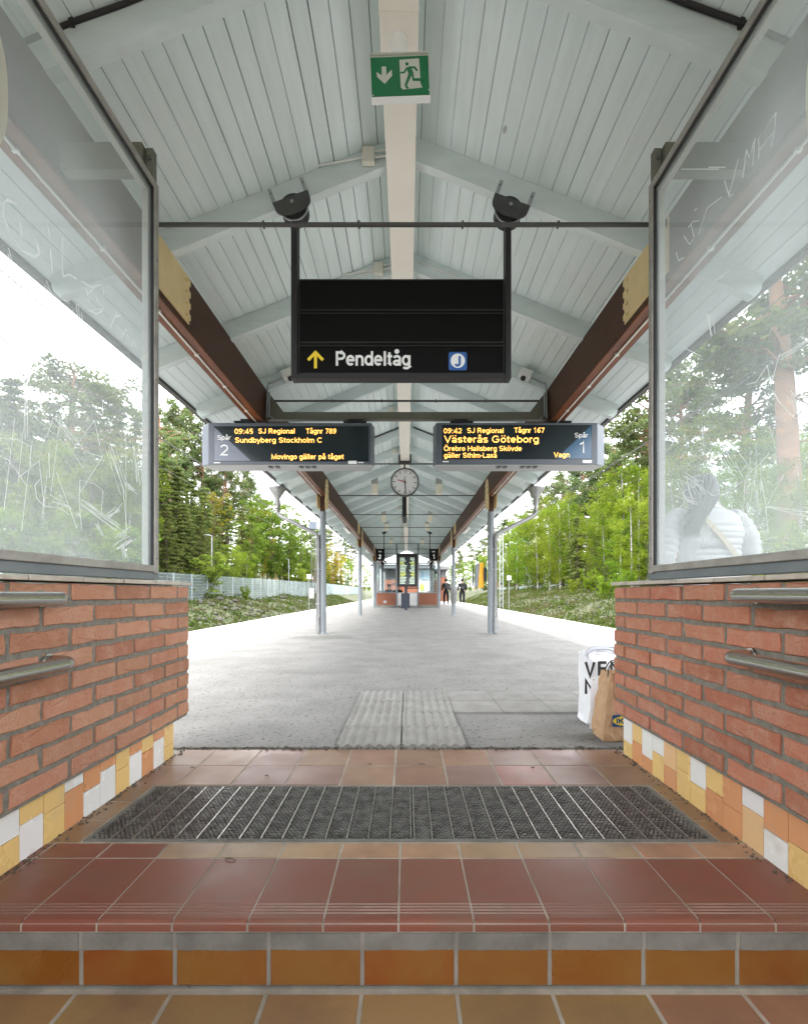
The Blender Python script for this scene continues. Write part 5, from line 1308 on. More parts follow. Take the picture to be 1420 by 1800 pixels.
def person(label, loc, yaw, sh_, kn, fo, el, ha, top, bottom, seated=False, scale=1.0, group=None):
    """joint dictionaries keyed by side (-1, 1); y forward of the figure, z up, hips at z=.92 (or .5 seated)"""
    t = thing('person', label, 'person', loc, group)
    T = Matrix.Translation(Vector(loc)) @ Matrix.Rotation(yaw, 4, 'Z') @ Matrix.Scale(scale, 4)
    hz = .5 if seated else .92
    def X(p): return T @ Vector((p[0] * 1.14, p[1], p[2]))
    V, E, Rr = [X((0, 0, hz))], [], [.12 * scale]
    ch = chain(V, E, Rr, 0, [(X((0, .01, hz + .2)), .115 * scale), (X((0, 0, hz + .4)), .125 * scale), (X((0, -.01, hz + .52)), .08 * scale)])
    nk = chain(V, E, Rr, ch, [(X((0, .01, hz + .57)), .055 * scale), (X((0, .03, hz + .64)), .075 * scale), (X((0, .035, hz + .72)), .09 * scale), (X((0, .03, hz + .8)), .06 * scale)])
    for s in (-1, 1):
        h = chain(V, E, Rr, ch - 1, [(X((s * .17, 0, hz + .47)), .055 * scale), (X(el[s]), .042 * scale), (X(ha[s]), .027 * scale)])
        hv = (Vector(ha[s]) - Vector(el[s])).normalized()
        pm = chain(V, E, Rr, h, [(X(Vector(ha[s]) + hv * .07), .03 * scale)])
        for q in range(4):
            b_ = Vector(ha[s]) + hv * .09 + Vector((0, -.03 + .02 * q, 0))
            chain(V, E, Rr, pm, [(X(b_ + hv * .03), .009 * scale), (X(b_ + hv * (.07 + .008 * (1.5 - abs(q - 1.5))) + Vector((-s * .012, 0, 0))), .007 * scale)])
        chain(V, E, Rr, h, [(X(Vector(ha[s]) + hv * .05 + Vector((0, .04, 0))), .01 * scale), (X(Vector(ha[s]) + hv * .085 + Vector((0, .055, 0))), .008 * scale)])
        chain(V, E, Rr, 0, [(X((s * .09, 0, hz - .06)), .085 * scale), (X(kn[s]), .055 * scale), (X(fo[s]), .038 * scale), (X(Vector(fo[s]) + Vector((0, .13, -.05))), .035 * scale)])
    put('body', skin_mesh(V, E, Rr, G['skin'], 'body', 1), t)
    # jacket, trousers, shoes, hair
    V, E, Rr = [X((0, 0, hz - .1))], [], [.165 * scale]
    ch = chain(V, E, Rr, 0, [(X((0, .0, hz + .18)), .16 * scale), (X((0, -.01, hz + .4)), .165 * scale), (X((0, -.01, hz + .53)), .09 * scale)])
    for s in (-1, 1):
        chain(V, E, Rr, ch - 1, [(X((s * .18, 0, hz + .46)), .09 * scale), (X(el[s]), .08 * scale), (X(ha[s]), .062 * scale)])
    put('jacket', skin_mesh(V, E, Rr, G[top], 'jacket', 1), t)
    V, E, Rr = [X((0, 0, hz + .12))], [], [.13 * scale]
    chain(V, E, Rr, 0, [(X((0, 0, hz)), .14 * scale)])
    for s in (-1, 1):
        chain(V, E, Rr, 1, [(X((s * .095, 0, hz - .08)), .115 * scale), (X(kn[s]), .088 * scale), (X(Vector(fo[s]) + Vector((0, 0, .02))), .07 * scale)])
    put('trousers', skin_mesh(V, E, Rr, G[bottom], 'trousers', 1), t)
    for s in (-1, 1):
        m = MB(); f = Vector(fo[s]); m.ellipsoid((0, 0, 0), (.045, .13, .045), 12, 8); m.v = [tuple(X(f + Vector((0, .06, -.045)) + Vector((v[0], v[1], max(v[2], -.03))))) for v in m.v]; m.build('shoe', G['black_cloth'] if s < 0 else G['grey_cloth'], t, True)
    m = MB(); m.ellipsoid((0, 0, 0), (.1, .115, .125), 16, 12); m.v = [tuple(X(Vector((0, .005, hz + .73)) + Vector((v[0], v[1] if v[2] > -.02 else min(v[1], .02), max(v[2], -.09))))) for v in m.v]; m.build('hair', G['hair'], t, True)
    return t, X, hz
# two walkers at the right edge, seen from behind, mid stride
EL = {-1: (-.225, -.07, 1.16), 1: (.225, -.04, 1.16)}; HA = {-1: (-.22, .08, .94), 1: (.21, .1, .95)}
def backpack(t, X, hz, mat):
    m = MB(); m.ellipsoid((0, 0, 0), (.16, .1, .23), 18, 12)
    m.v = [tuple(X(Vector((0, -.2, hz + .3)) + Vector((math.copysign(abs(v[0] / .16) ** .6, v[0]) * .155, v[1], math.copysign(abs(v[2] / .23) ** .6, v[2]) * .22)))) for v in m.v]
    tag_ = m.build('backpack', G[mat], t, True)
    m = MB(); m.ellipsoid((0, 0, 0), (.11, .04, .09), 14, 8); m.v = [tuple(X(Vector((0, -.29, hz + .2)) + Vector(v))) for v in m.v]; m.build('backpack_pocket', G['grey_cloth'], tag_, True)
    for s in (-1, 1):
        m = MB(); m.tube([X((s * .1, -.14, hz + .12)), X((s * .12, -.15, hz + .3)), X((s * .11, -.1, hz + .54)), X((s * .1, .06, hz + .54))], .016, 6); m.build('strap', G['grey_cloth'], tag_, 60)
d = 33.0
t, X, hz = person('person in black walking away with a grey strapped rucksack, on the left of two walkers', (P(784, 0, d).x, d, .04), .05, None, {-1: (-.1, .1, .5), 1: (.1, -.02, .47)}, {-1: (-.1, .08, .09), 1: (.09, -.22, .13)}, EL, HA, 'black_cloth', 'black_cloth', group=None)
backpack(t, X, hz, 'grey_cloth')
t, X, hz = person('person in black with a black rucksack walking away, nearer the track on the right', (P(811.5, 0, d).x, d - .3, .04), -.03, None, {-1: (-.1, .06, .49), 1: (.1, .06, .5)}, {-1: (-.1, -.16, .11), 1: (.1, .1, .09)}, EL, HA, 'black_cloth', 'dark_denim')
backpack(t, X, hz, 'black_cloth')
# two people seated on the shelter bench
SK = {-1: (-.1, .42, .5), 1: (.1, .42, .5)}; SF = {-1: (-.1, .45, .09), 1: (.1, .45, .09)}
SE = {-1: (-.24, .06, .72), 1: (.24, .06, .72)}; SHn = {-1: (-.1, .3, .62), 1: (.1, .3, .62)}
t, X, hz = person('person in dark clothes and a black cap seated in the shelter, on the left', (P(684, 0, 29.3).x, 29.3, .0), math.pi * .9, None, SK, SF, SE, SHn, 'black_cloth', 'dark_denim', True)
m = MB(); m.ellipsoid((0, 0, 0), (.11, .13, .06), 14, 8); m.v = [tuple(X(Vector((0, .02, hz + .8)) + Vector(v))) for v in m.v]; m.tube([X((0, .1, hz + .78)), X((0, .22, hz + .76))], .05, 8); m.build('cap', G['black_cloth'], t, True)
person('person in dark clothes seated in the shelter, half hidden behind the departures screen', (P(699, 0, 29.3).x, 29.3, .0), math.pi, None, SK, SF, SE, SHn, 'black_cloth', 'black_cloth', True)

# woman in the white quilted jacket, standing with her back to the camera outside the right screen
wx_, wy_ = 1.985, 3.28
t = thing('person', 'person in white quilted jacket with dark hair and tan strap, behind the right screen', 'person', (wx_, wy_, 0))
T = Matrix.Translation((wx_, wy_, .006)) @ Matrix.Rotation(.12, 4, 'Z') @ Matrix.Scale(.955, 4)
def X(p): return T @ Vector(p)
V, E, Rr = [X((0, 0, .88))], [], [.12]
ch = chain(V, E, Rr, 0, [(X((0, .02, 1.08)), .115), (X((0, 0, 1.28)), .12), (X((0, 0, 1.4)), .08)])
chain(V, E, Rr, ch, [(X((0, .02, 1.46)), .052), (X((-.01, .045, 1.52)), .07), (X((-.015, .05, 1.59)), .088), (X((-.015, .045, 1.65)), .06)])
for s in (-1, 1):
    h = chain(V, E, Rr, ch - 1, [(X((s * .17, 0, 1.36)), .05), (X((s * .25, .0, 1.1)), .04), (X((s * .16, .2, 1.0)), .026)])
    pm = chain(V, E, Rr, h, [(X((s * .12, .26, 1.0)), .028)])
    for q in range(4): chain(V, E, Rr, pm, [(X((s * .09, .29, .975 + .018 * q)), .008), (X((s * .06, .3, .97 + .018 * q)), .007)])
    chain(V, E, Rr, h, [(X((s * .14, .24, 1.035)), .01), (X((s * .12, .27, 1.05)), .008)])
    chain(V, E, Rr, 0, [(X((s * .09, 0, .82)), .088), (X((s * .1, .02, .47)), .056), (X((s * .1, 0, .09)), .038), (X((s * .11, .13, .04)), .034)])
put('body', skin_mesh(V, E, Rr, G['skin'], 'body', 2), t)
V, E, Rr = [X((0, 0, .9))], [], [.15]
for s in (-1, 1): chain(V, E, Rr, 0, [(X((s * .1, 0, .82)), .105), (X((s * .105, .02, .47)), .075), (X((s * .1, 0, .1)), .06)])
put('trousers', skin_mesh(V, E, Rr, G['dark_denim'], 'trousers', 1), t)
for s in (-1, 1):
    m = MB(); m.ellipsoid((0, 0, 0), (.046, .13, .05), 12, 8); m.v = [tuple(X(Vector((s * .105, .06, .045)) + Vector((v[0], v[1], max(v[2], -.045))))) for v in m.v]; m.build('shoe', G['black_cloth'], t, True)
# the jacket: stitched rings that bulge between the seams
def puffy(axis, rad, seam, n=36, amp=.05, ph=0.0):
    """axis: list of centres, rad: list of (rx, ry); returns a closed, quilted sleeve of rings"""
    m = MB(); A = [Vector(a) for a in axis]
    L = [0]
    for a, b_ in zip(A, A[1:]): L.append(L[-1] + (b_ - a).length)
    N = int(L[-1] / seam * 10); rings = []
    for i in range(N + 1):
        s_ = L[-1] * i / N
        k = min(len(A) - 2, max(j for j in range(len(L)) if L[j] <= s_ + 1e-9)); f_ = (s_ - L[k]) / (L[k + 1] - L[k])
        c = A[k].lerp(A[k + 1], f_); tg = (A[min(k + 1, len(A) - 1)] - A[max(0, k)]).normalized()
        rx = rad[k][0] * (1 - f_) + rad[k + 1][0] * f_; ry = rad[k][1] * (1 - f_) + rad[k + 1][1] * f_
        q = (1 - amp * 2.0) + amp * 2.0 * abs(math.sin(math.pi * (s_ / seam + ph))) ** .55
        u = tg.cross(Vector((0, 1, 0))); u.normalize(); w = u.cross(tg)
        ring = []
        for j in range(n):
            a = 2 * math.pi * j / n; cr = 1 + .012 * math.sin(5 * a + s_ * 40) + rnd.uniform(-.004, .004)
            ring.append(c + u * math.cos(a) * (rx - (1 - q) * .25) * cr + w * math.sin(a) * (ry - (1 - q) * .25) * cr)
        rings.append(ring)
    m.v = [v for r in rings for v in r]
    m.f = [(i * n + j, i * n + (j + 1) % n, (i + 1) * n + (j + 1) % n, (i + 1) * n + j) for i in range(N) for j in range(n)] + [tuple(range(n)), tuple(N * n + j for j in range(n))]
    m.mi = [0] * len(m.f); m.v = [tuple(X(v)) for v in m.v]; return m
b = puffy([(0, 0, .8), (0, 0, 1.0), (0, .01, 1.18), (0, .0, 1.3), (0, -.01, 1.38), (0, 0, 1.43), (0, .005, 1.465)], [(.25, .17), (.235, .165), (.245, .17), (.27, .175), (.235, .15), (.15, .105), (.1, .09)], .045, 44, .022)
jk = b.build('jacket', G['puffer'], t, True)
b = puffy([(-.005, .01, 1.435), (-.005, .015, 1.5)], [(.098, .092), (.09, .086)], .034, 32, .03); b.build('collar', G['puffer'], jk, True)
for s in (-1, 1):
    b = puffy([(s * .17, 0, 1.41), (s * .245, -.0, 1.36), (s * .3, -.015, 1.25), (s * .325, -.01, 1.1), (s * .3, .05, 1.02), (s * .19, .18, .99)], [(.07, .085), (.078, .09), (.08, .09), (.076, .085), (.075, .08), (.055, .055)], .045, 28, .02); b.build('sleeve', G['puffer'], jk, True)
m = MB(); pts = []
for k in range(15):
    f_ = k / 14; x = -.2 + .45 * f_; z = 1.44 - .5 * f_
    wv = .16 * math.sqrt(max(.02, 1 - (x / .29) ** 2)) + .012
    pts.append(Vector((x, -wv - .006, z)))
for a, c in zip(pts, pts[1:]):
    n_ = Vector((.0125, 0, .0125)); y_ = Vector((0, -.005, 0)); m.hexa([X(a + n_), X(c + n_), X(c - n_), X(a - n_)], [X(a + n_ + y_), X(c + n_ + y_), X(c - n_ + y_), X(a - n_ + y_)])
m.build('shoulder_strap', G['strap'], t)
# hair: many locks swept over the left shoulder
m = MB(); hr = random.Random(5)
m.ellipsoid(X((-.02, .02, 1.6)), (.098, .105, .09), 18, 12)
for k in range(120):
    a = hr.uniform(-1.5, 1.5); e_ = hr.uniform(.0, 1.25)
    st = Vector((-.02 + .1 * math.sin(a) * math.cos(e_ * .9), .03 - .11 * math.cos(a) * math.cos(e_ * .7), 1.6 + .095 * math.sin(e_)))
    end = Vector((-.215 + hr.gauss(0, .026), -.15 + hr.gauss(0, .012), 1.34 + hr.gauss(0, .035)))
    m1 = Vector((-.06 + .09 * math.sin(a), -.11 + hr.gauss(0, .012), 1.53 + hr.gauss(0, .02))); m2 = Vector((-.14 + hr.gauss(0, .025), -.15 + hr.gauss(0, .012), 1.46 + hr.gauss(0, .02)))
    pts = []
    for i in range(7):
        f_ = i / 6; g0 = st.lerp(m1, f_); g1 = m1.lerp(m2, f_); g2 = m2.lerp(end, f_); pts.append(X(g0.lerp(g1, f_).lerp(g1.lerp(g2, f_), f_)))
    m.tube(pts, .01, 5, True, [.013, .02, .022, .021, .019, .016, .009])
m.ellipsoid(X((-.12, -.1, 1.47)), (.06, .05, .09), 14, 10, Matrix.Rotation(.6, 3, 'Y'))
m.build('hair', G['hair'], t, True)

# ------------------------------------------------------------------ the two bags
def bag(t, cx, y0, w, dp, h, levels, mat, seed, lean=0.0, amp=.012, name='body'):
    """open-topped bag; levels: list of (height fraction, width factor, depth factor, x shift)"""
    r = random.Random(seed); m = MB(); n1, n2 = 9, 5; rings = []
    for li, (f_, wf, df, xs_) in enumerate(levels):
        ring = []
        per = [(-1 + 2 * i / n1, -1) for i in range(n1)] + [(1, -1 + 2 * i / n2) for i in range(n2)] + [(1 - 2 * i / n1, 1) for i in range(n1)] + [(-1, 1 - 2 * i / n2) for i in range(n2)]
        for u, v in per:
            k = amp if 0 < li < len(levels) - 1 else amp * .5
            ring.append((cx + xs_ + u * w / 2 * wf + r.gauss(0, k * .6), y0 + dp / 2 + v * dp / 2 * df + r.gauss(0, k), .007 + h * f_ + (r.gauss(0, .004) if li else 0)))
        rings.append(ring)
    N = len(rings[0]); m.v = [v for q in rings for v in q]
    for i in range(len(rings) - 1):
        for j in range(N):
            a, b_, c, d_ = i * N + j, i * N + (j + 1) % N, (i + 1) * N + (j + 1) % N, (i + 1) * N + j
            if (i + j) % 2: m.f += [(a, b_, c), (a, c, d_)]
            else: m.f += [(a, b_, d_), (b_, c, d_)]
    m.f.append(tuple(range(N - 1, -1, -1)))
    m.mi = [0] * len(m.f); me = m.mesh(name, G[mat])
    o = put(name, me, t)
    so = o.modifiers.new('paper', 'SOLIDIFY'); so.thickness = .0015
    return o
t = thing('paper_bag', 'crumpled brown paper bag with a blue and yellow emblem by the right wall', 'bag', (1.18, 2.8, 0))
bag(t, 1.235, 2.745, .28, .17, .38, [(0, .98, .9, 0), (.02, 1.02, 1, 0), (.12, 1.0, 1.06, -.002), (.25, .98, 1.02, .0), (.4, .95, .96, .004), (.55, .9, .9, .006), (.7, .86, .85, .01), (.85, .82, .8, .012), (.95, .8, .76, .014), (1, .78, .76, .014)], 'kraft', 11, amp=.006)
m = MB(); hd = [(1.12 + .07 + .055 * math.cos(q), 2.785, .38 + .075 * math.sin(q)) for q in np.linspace(math.pi, 0, 14)]
m.tube([(hd[0][0], 2.785, .3)] + hd + [(hd[-1][0], 2.785, .3)], .0032, 8); m.build('handle', G['print_black'], t, 60)
m = MB(); m.tube([(x + .012, y + .07, z - .006) for x, y, z in [(hd[0][0], 2.785, .3)] + hd + [(hd[-1][0], 2.785, .3)]], .0032, 8); m.build('handle', G['print_black'], t, 60)
yb_ = 2.728
def bp(px, py, y): return P(px, py, y)
u, v = bp(1076.5, 1257.5, yb_), bp(1122, 1278, yb_)
m = MB(); m.box(u.x, v.x, yb_, yb_ + .0012, v.z, u.z); eb = m.build('emblem', G['logo_blue'] if 'logo_blue' in G else M('logo_blue', (.012, .055, .2), .6), t)
c = Vector(((u.x + v.x) / 2, 0, (u.z + v.z) / 2)); m = MB(); m.prism([(c.x + .069 * math.cos(q), c.z + .0265 * math.sin(q)) for q in np.linspace(0, 2 * math.pi, 32)[:-1]], yb_ - .0013, yb_ - .0001, 'y'); m.build('emblem_oval', G['logo_yellow'], eb)
text_fit('lettering', 'IKEA', 1083, 1116, 1272.3, yb_ - .003, G['logo_blue'], eb, 9.3, bold=.24)
t = thing('plastic_bag', 'white carrier bag with big black letters standing behind the brown paper bag', 'bag', (1.3, 3.15, 0))
bag(t, 1.325, 3.07, .385, .2, .455, [(0, .98, .8, 0), (.03, 1.03, .95, 0), (.1, .99, 1.0, 0), (.25, .97, 1, .0), (.45, .97, 1.0, .0), (.65, .97, .95, .0), (.85, .98, .92, 0), (.97, .98, .9, 0), (1.0, .95, .88, 0)], 'bag_white', 21, amp=.004)
yb_ = 3.05
for s_, a_, b_, base, cap in (('V', 1027, 1047, 1190, 26), ('E', 1050.5, 1069, 1188, 25), ('N', 1072, 1092, 1188, 25), ('N', 1027.5, 1046, 1220, 25)):
    text_fit('lettering', s_, a_, b_, base, yb_, G['print_black'], t, cap, bold=.2)
m = MB(); m.hexa([bp(1036, 1281, 2.99), bp(1052, 1283, 2.99), bp(1056, 1196, 3.0), bp(1039, 1196, 3.0)], [v + Vector((0, .003, 0)) for v in (bp(1036, 1281, 2.99), bp(1052, 1283, 2.99), bp(1056, 1196, 3.0), bp(1039, 1196, 3.0))]); m.build('folded_sheet', G['bag_white'], t)
for yy_, px0 in ((3.1, 1030), (3.22, 1050)):
    x0 = P(px0, 0, 3.1).x; m = MB(); o_ = rrect(x0, x0 + .19, .43, .5, .02)
    m.tube([(x0 + .0, yy_, .44), (x0 + .01, yy_, .475), (x0 + .05, yy_, .487), (x0 + .14, yy_, .487), (x0 + .18, yy_, .475), (x0 + .19, yy_, .44)], .009, 8); m.build('handle', G['bag_grey'], t, 60)

# small litter: bits of bark and leaf on the tiles
for k, (px, py, z) in enumerate(((405, 1513, 0), (150, 1440, 0), (339, 1351, 0), (469, 1365, 0), (936, 1351, 0), (742, 1345, 0), (326, 1735, -.17), (650, 1345, 0))):
    dd = F * (H - z) / (py - CY); x = (px - CX) * dd / F
    m = MB(); a = rnd.uniform(-.5, .5); l = rnd.uniform(.006, .02)
    m.tube([(x - l * math.cos(a), dd - l * math.sin(a), z + .0035), (x, dd, z + .006), (x + l * math.cos(a), dd + l * math.sin(a), z + .003)], .002, 5)
    tag(m.build('twig', G['bark_dark']), 'tiny dark scrap of bark lying on the tiled floor', 'debris', 'scraps of bark on the tiles')

# ================================================================== BEYOND THE PLATFORM
# station building at the far end
sb_ = thing('station_building', 'low brick station building with dark roof and big window beyond the shelter', 'building', (0, 50, 0))
db = 46.0
def bb(name, px0, px1, py0, py1, d0, dep, mat, par=sb_):
    u, v = P(px0, py0, d0), P(px1, py1, d0); m = MB(); m.box(u.x, v.x, d0, d0 + dep, max(v.z, .0), u.z); return m.build(name, G[mat], par)
bb('brick_wall', 676, 700, 1019, 1060, db, 12, 'far_brick')
bb('brick_wall', 700.2, 745, 1021, 1060, db + .4, 12, 'far_brick')
bb('dark_wall', 676, 700, 999, 1018.8, db + .05, 12, 'slate_wall')
w_ = bb('window_wall', 735, 757, 1021.2, 1060, db + .1, .3, 'pale_wall')
w_ = bb('window', 736, 756, 998, 1021, db + .1, .3, 'pale_wall'); bb('pane', 738, 754, 1002, 1019, db - .02, .1, 'glass_blue', w_)
bb('mullion', 747, 747.8, 1002, 1019, db - .06, .03, 'pale_wall', w_)
bb('lime_poster', 738, 745, 1027, 1038, db - .04, .05, 'lime')
for k in range(7): bb('louvre', 680, 697, 1003 + k * 2.1, 1004.3 + k * 2.1, db - .12, .1, 'rod_steel')
rf = bb('roof', 668, 764, 992.5, 999, db - .8, 14, 'slate_wall')
bb('roof_edge', 668, 764, 990.5, 992.3, db - .9, 14, 'pale_wall')
for px in (690, 693, 696): bb('sign_mark', px - 1, px + 1, 1025, 1029, db - .05, .04, 'print_black')
wg = thing('station_wing', 'narrow brick wing with a dark flat roof on the right behind the two walkers', 'building', (3.6, 48, 0))
bb('brick_wall', 775, 786, 1015, 1060, 48, 8, 'far_brick', wg); bb('roof', 772, 790, 996, 1001, 47.5, 9, 'slate_wall', wg); bb('upper_wall', 776, 784, 1001.2, 1014.8, 48.1, 8, 'slate_wall', wg)
fh = thing('far_house', 'dark roofed house among the trees behind the shelter on the left', 'house', (-6, 80, 0))
u, v = P(655, 985, 80), P(672, 1040, 80); m = MB(); m.box(u.x, v.x, 80, 88, 0, u.z - .8); m.build('wall', G['pale_wall'], fh)
m = MB(); m.prism([(u.x - .4, u.z - .8), (v.x + .4, u.z - .8), ((u.x + v.x) / 2, u.z + .3)], 79.6, 88.4, 'y'); m.build('roof', G['slate_wall'], fh)

# mesh fences: posts and wire panels, each panel a part
def wire_panel(l, h):
    m = MB(); r = .0045
    for z in np.arange(.05, h + .01, .2): m.add([(0, 0, z - r * 1.3), (l, 0, z - r * 1.3), (l, 0, z + r * 1.3), (0, 0, z + r * 1.3), (0, .008, z), (l, .008, z)], [(0, 1, 2, 3), (0, 4, 5, 1), (3, 2, 5, 4)])
    for x in np.arange(.03, l, .05): m.add([(x - r, .001, 0), (x + r, .001, 0), (x + r, .001, h), (x - r, .001, h), (x, .008, 0), (x, .008, h)], [(0, 1, 2, 3), (1, 4, 5, 2), (0, 3, 5, 4)])
    return m
def fence(name, label, x, y0, n, step, h, zf):
    t = thing(name, label, 'fence', (x, y0, zf(y0)))
    pm = MB(); pm.box(-.03, .03, -.03, .03, -.35, h + .06); pmesh = pm.mesh('post', G['fence_steel'])
    wmesh = wire_panel(step - .08, h).mesh('wire_panel', G['fence_steel'])
    for k in range(n):
        y = y0 + step * k
        put('post', pmesh, t, (x, y, zf(y)))
        z0, z1 = zf(y), zf(y + step)
        put('wire_panel', wmesh, t, (x, y + .04, z0 + .05), (math.atan2(z1 - z0, step) * -0, 0, math.pi / 2))
        t.children[-1].rotation_euler = (0, -math.atan2(z1 - z0, step), math.pi / 2)
    return t
M('fence_steel', (.42, .5, .52), .5, metal=.3)
fence('mesh_fence', 'long grey green wire mesh fence along the left bank below the trees', -13.9, 4.4, 56, 2.5, 1.92, lambda y: .02 + .0075 * min(max(y - 25, 0), 60))
fence('mesh_fence', 'low wire mesh fence half hidden by bushes on the right bank', 19.5, 20, 34, 2.5, 1.15, lambda y: .75)

# street lamps behind the left fence
for k, (px, X_, py, lab) in enumerate(((372, -14.6, 941, 'nearest tall street lamp with a short arm behind the left fence'), (507.5, -14.6, 983, 'second street lamp behind the left fence, left of the white board on a post'), (609.5, -14.6, 1011, 'distant street lamp behind the left fence, right of the nearest column'))):
    y = F * abs(X_) / (CX - px); top = H + (CY - py) * y / F
    t = thing('street_lamp', lab, 'street lamp', (X_, y, 0))
    m = MB(); m.tube([(X_, y, -.2), (X_, y, 1.2), (X_, y, top)], .06, 12, True, [.075, .06, .045]); m.build('pole', G['galvanised'], t, 40)
    m = MB(); m.tube([(X_, y, top - .03), (X_ - .25, y, top)], .03, 8); m.build('arm', G['galvanised'], t, 40)
    m = MB(); m.box(X_ - .62, X_ - .2, y - .1, y + .1, top - .02, top + .06); m.build('lamp_head', G['galvanised'], t, bevel=.02)
# catenary masts and wires
for s, dd, lab in ((-1, 48, 'left lattice mast with a grey box at its top, behind the nearest column'), (1, 47.5, 'right lattice mast carrying the overhead line, beside the nearest column'), (-1, 104, 'distant left lattice mast of the overhead line'), (1, 104, 'distant right lattice mast of the overhead line')):
    xm = s * 9.1
    t = thing('overhead_mast', lab, 'mast', (xm, dd, -1), 'overhead line masts')
    for o_ in (-.16, .16):
        m = MB(); m.box(xm + o_ - .03, xm + o_ + .03, dd - .06, dd + .06, -1, 6.9); m.build('upright', G['rod_steel'] if s < 0 else G['galvanised'], t)
    m = MB()
    for k in range(13): z = -.6 + k * .58; m.tube([(xm - .14, dd, z), (xm + .14, dd, z + .5)], .014, 5); m.tube([(xm + .14, dd, z), (xm - .14, dd, z + .5)], .014, 5)
    m.build('lattice', G['rod_steel'] if s < 0 else G['galvanised'], t)
    m = MB(); xt = s * 6.5
    m.tube([(xm, dd, 6.2), (xt, dd, 6.1)], .04, 8); m.tube([(xm, dd, 5.0), (xt + s * .4, dd, 6.1)], .035, 8); m.tube([(xm - s * .5, dd, 5.25), (xt - s * .5, dd, 5.05)], .025, 8); m.build('cantilever', G['galvanised'], t, 50)
    m = MB(); m.lathe((xm - s * .35, dd, 6.1), [(.07, 0), (.09, .05), (.06, .1), (.09, .15), (.06, .2)], 12); m.build('insulator', G['bark_pine'], t, 40)
    if s < 0 and dd < 60:
        m = MB(); m.box(xm - .35, xm + .35, dd - .3, dd + .3, 7.0, 7.75); m.build('equipment_box', G['casing_light'], t, bevel=.03)
        m = MB(); m.box(xm - .3, xm + .1, dd - .5, dd - .2, .3, 1.25); m.build('equipment_box', G['pale_wall'], t, bevel=.03)
def wire(label, x, za, r=.011, sag=.0, y0=-30, y1=104):
    m = MB(); pts = []
    spans = [y0, 10 - 18, 48, 104] if sag else [y0, y1]
    if sag:
        for a_, b_ in zip([-34, 7, 48], [7, 48, 104]):
            for k in range(8): f_ = k / 8; pts.append((x, a_ + (b_ - a_) * f_, za - sag * 4 * f_ * (1 - f_)))
        pts.append((x, 104, za))
    else: pts = [(x, y0, za), (x, y1, za)]
    m.tube(pts, r, 5); return tag(m.build('overhead_wire', G['rod_steel'], None, 60), label, 'wire', 'overhead line wires')
for s, nm_ in ((-1, 'left'), (1, 'right')):
    w_ = wire('straight contact wire above the %s track' % nm_, s * 6.55, 4.95)
    w2 = wire('sagging carrier wire above the %s track' % nm_, s * 6.55, 6.1, .011, .55)
    for k in range(16):
        y = -30 + 8.3 * k; f_ = ((y + 34) % 41) / 41 if y < 48 else ((y - 48) / 56)
        m = MB(); m.tube([(s * 6.55, y, 4.95), (s * 6.55, y, 6.1 - .55 * 4 * f_ * (1 - f_))], .006, 4); m.build('dropper', G['rod_steel'], w2)
    wire('higher feeder wire beyond the %s mast' % nm_, s * 9.2, 7.0, .011, .5)
    wire('topmost thin wire over the %s mast' % nm_, s * 9.2, 7.8, .009, .5)
    if s < 0: wire('outer feeder wire left of the left mast', -9.9, 6.4, .011, .6)
# white boards on posts by the tracks
for s, px, py, X_ in ((-1, 543, 1013.5, -8.5), (1, 894.5, 1016, 8.8)):
    y = F * abs(X_) / abs(px - CX); c = P(px, py, y)
    t = thing('track_board', 'small white board marked U on a thin post beside the %s track' % ('left' if s < 0 else 'right'), 'sign', (c.x, y, -1))
    m = MB(); m.tube([(c.x, y + .03, -1.0), (c.x, y + .03, c.z + .2)], .03, 8); m.build('post', G['galvanised'], t, 40)
    m = MB(); m.prism(rrect(c.x - .18, c.x + .18, c.z - .18, c.z + .18, .03), y - .02, y, 'y'); pl = m.build('plate', G['print_white'], t)
    text_fit('lettering', 'U', px - 1.6, px + 1.6, py + 2.4, y - .024, G['print_blue'], pl, 4.6, bold=.2)

ORD = ['first', 'second', 'third', 'fourth', 'fifth', 'sixth', 'seventh', 'eighth', 'ninth', 'tenth', 'eleventh', 'twelfth', 'thirteenth', 'fourteenth', 'fifteenth', 'sixteenth', 'seventeenth']
def ranked(lst, base, tail, from_right=False):
    s_ = sorted(lst, key=lambda q: -q[0] if from_right else q[0])
    return [(q, '%s %s %s' % (ORD[s_.index(q)], base, tail)) for q in lst]
# ------------------------------------------------------------------ trees
def cards(c, s, nrm=None, rs=None):
    """leaf cards: centres (n,3), sizes (n,), optional preferred normals -> verts, faces"""
    n = len(c)
    a = rs.normal(size=(n, 3)); 
    if nrm is not None: a = a * .55 + nrm
    a /= np.linalg.norm(a, axis=1)[:, None] + 1e-9
    b = rs.normal(size=(n, 3)); u = np.cross(a, b); u /= np.linalg.norm(u, axis=1)[:, None] + 1e-9
    v = np.cross(a, u)
    su = (s * rs.uniform(.7, 1.3, n))[:, None] * .5; sv = (s * rs.uniform(.45, .9, n))[:, None] * .5
    fold = a * (s * .18)[:, None]
    vs = np.stack([c - u * su, c - v * sv + fold, c + u * su, c + v * sv + fold], 1).reshape(-1, 3)
    return vs
def card_mesh(name, vs, mat):
    n = len(vs) // 4
    me = bpy.data.meshes.new(name)
    me.vertices.add(n * 4); me.vertices.foreach_set('co', vs.astype(np.float32).ravel())
    me.loops.add(n * 4); me.loops.foreach_set('vertex_index', np.arange(n * 4, dtype=np.int32))
    me.polygons.add(n); me.polygons.foreach_set('loop_start', np.arange(0, n * 4, 4, dtype=np.int32)); me.polygons.foreach_set('loop_total', np.full(n, 4, np.int32))
    me.materials.append(mat); me.update(calc_edges=True); me.validate(); return me
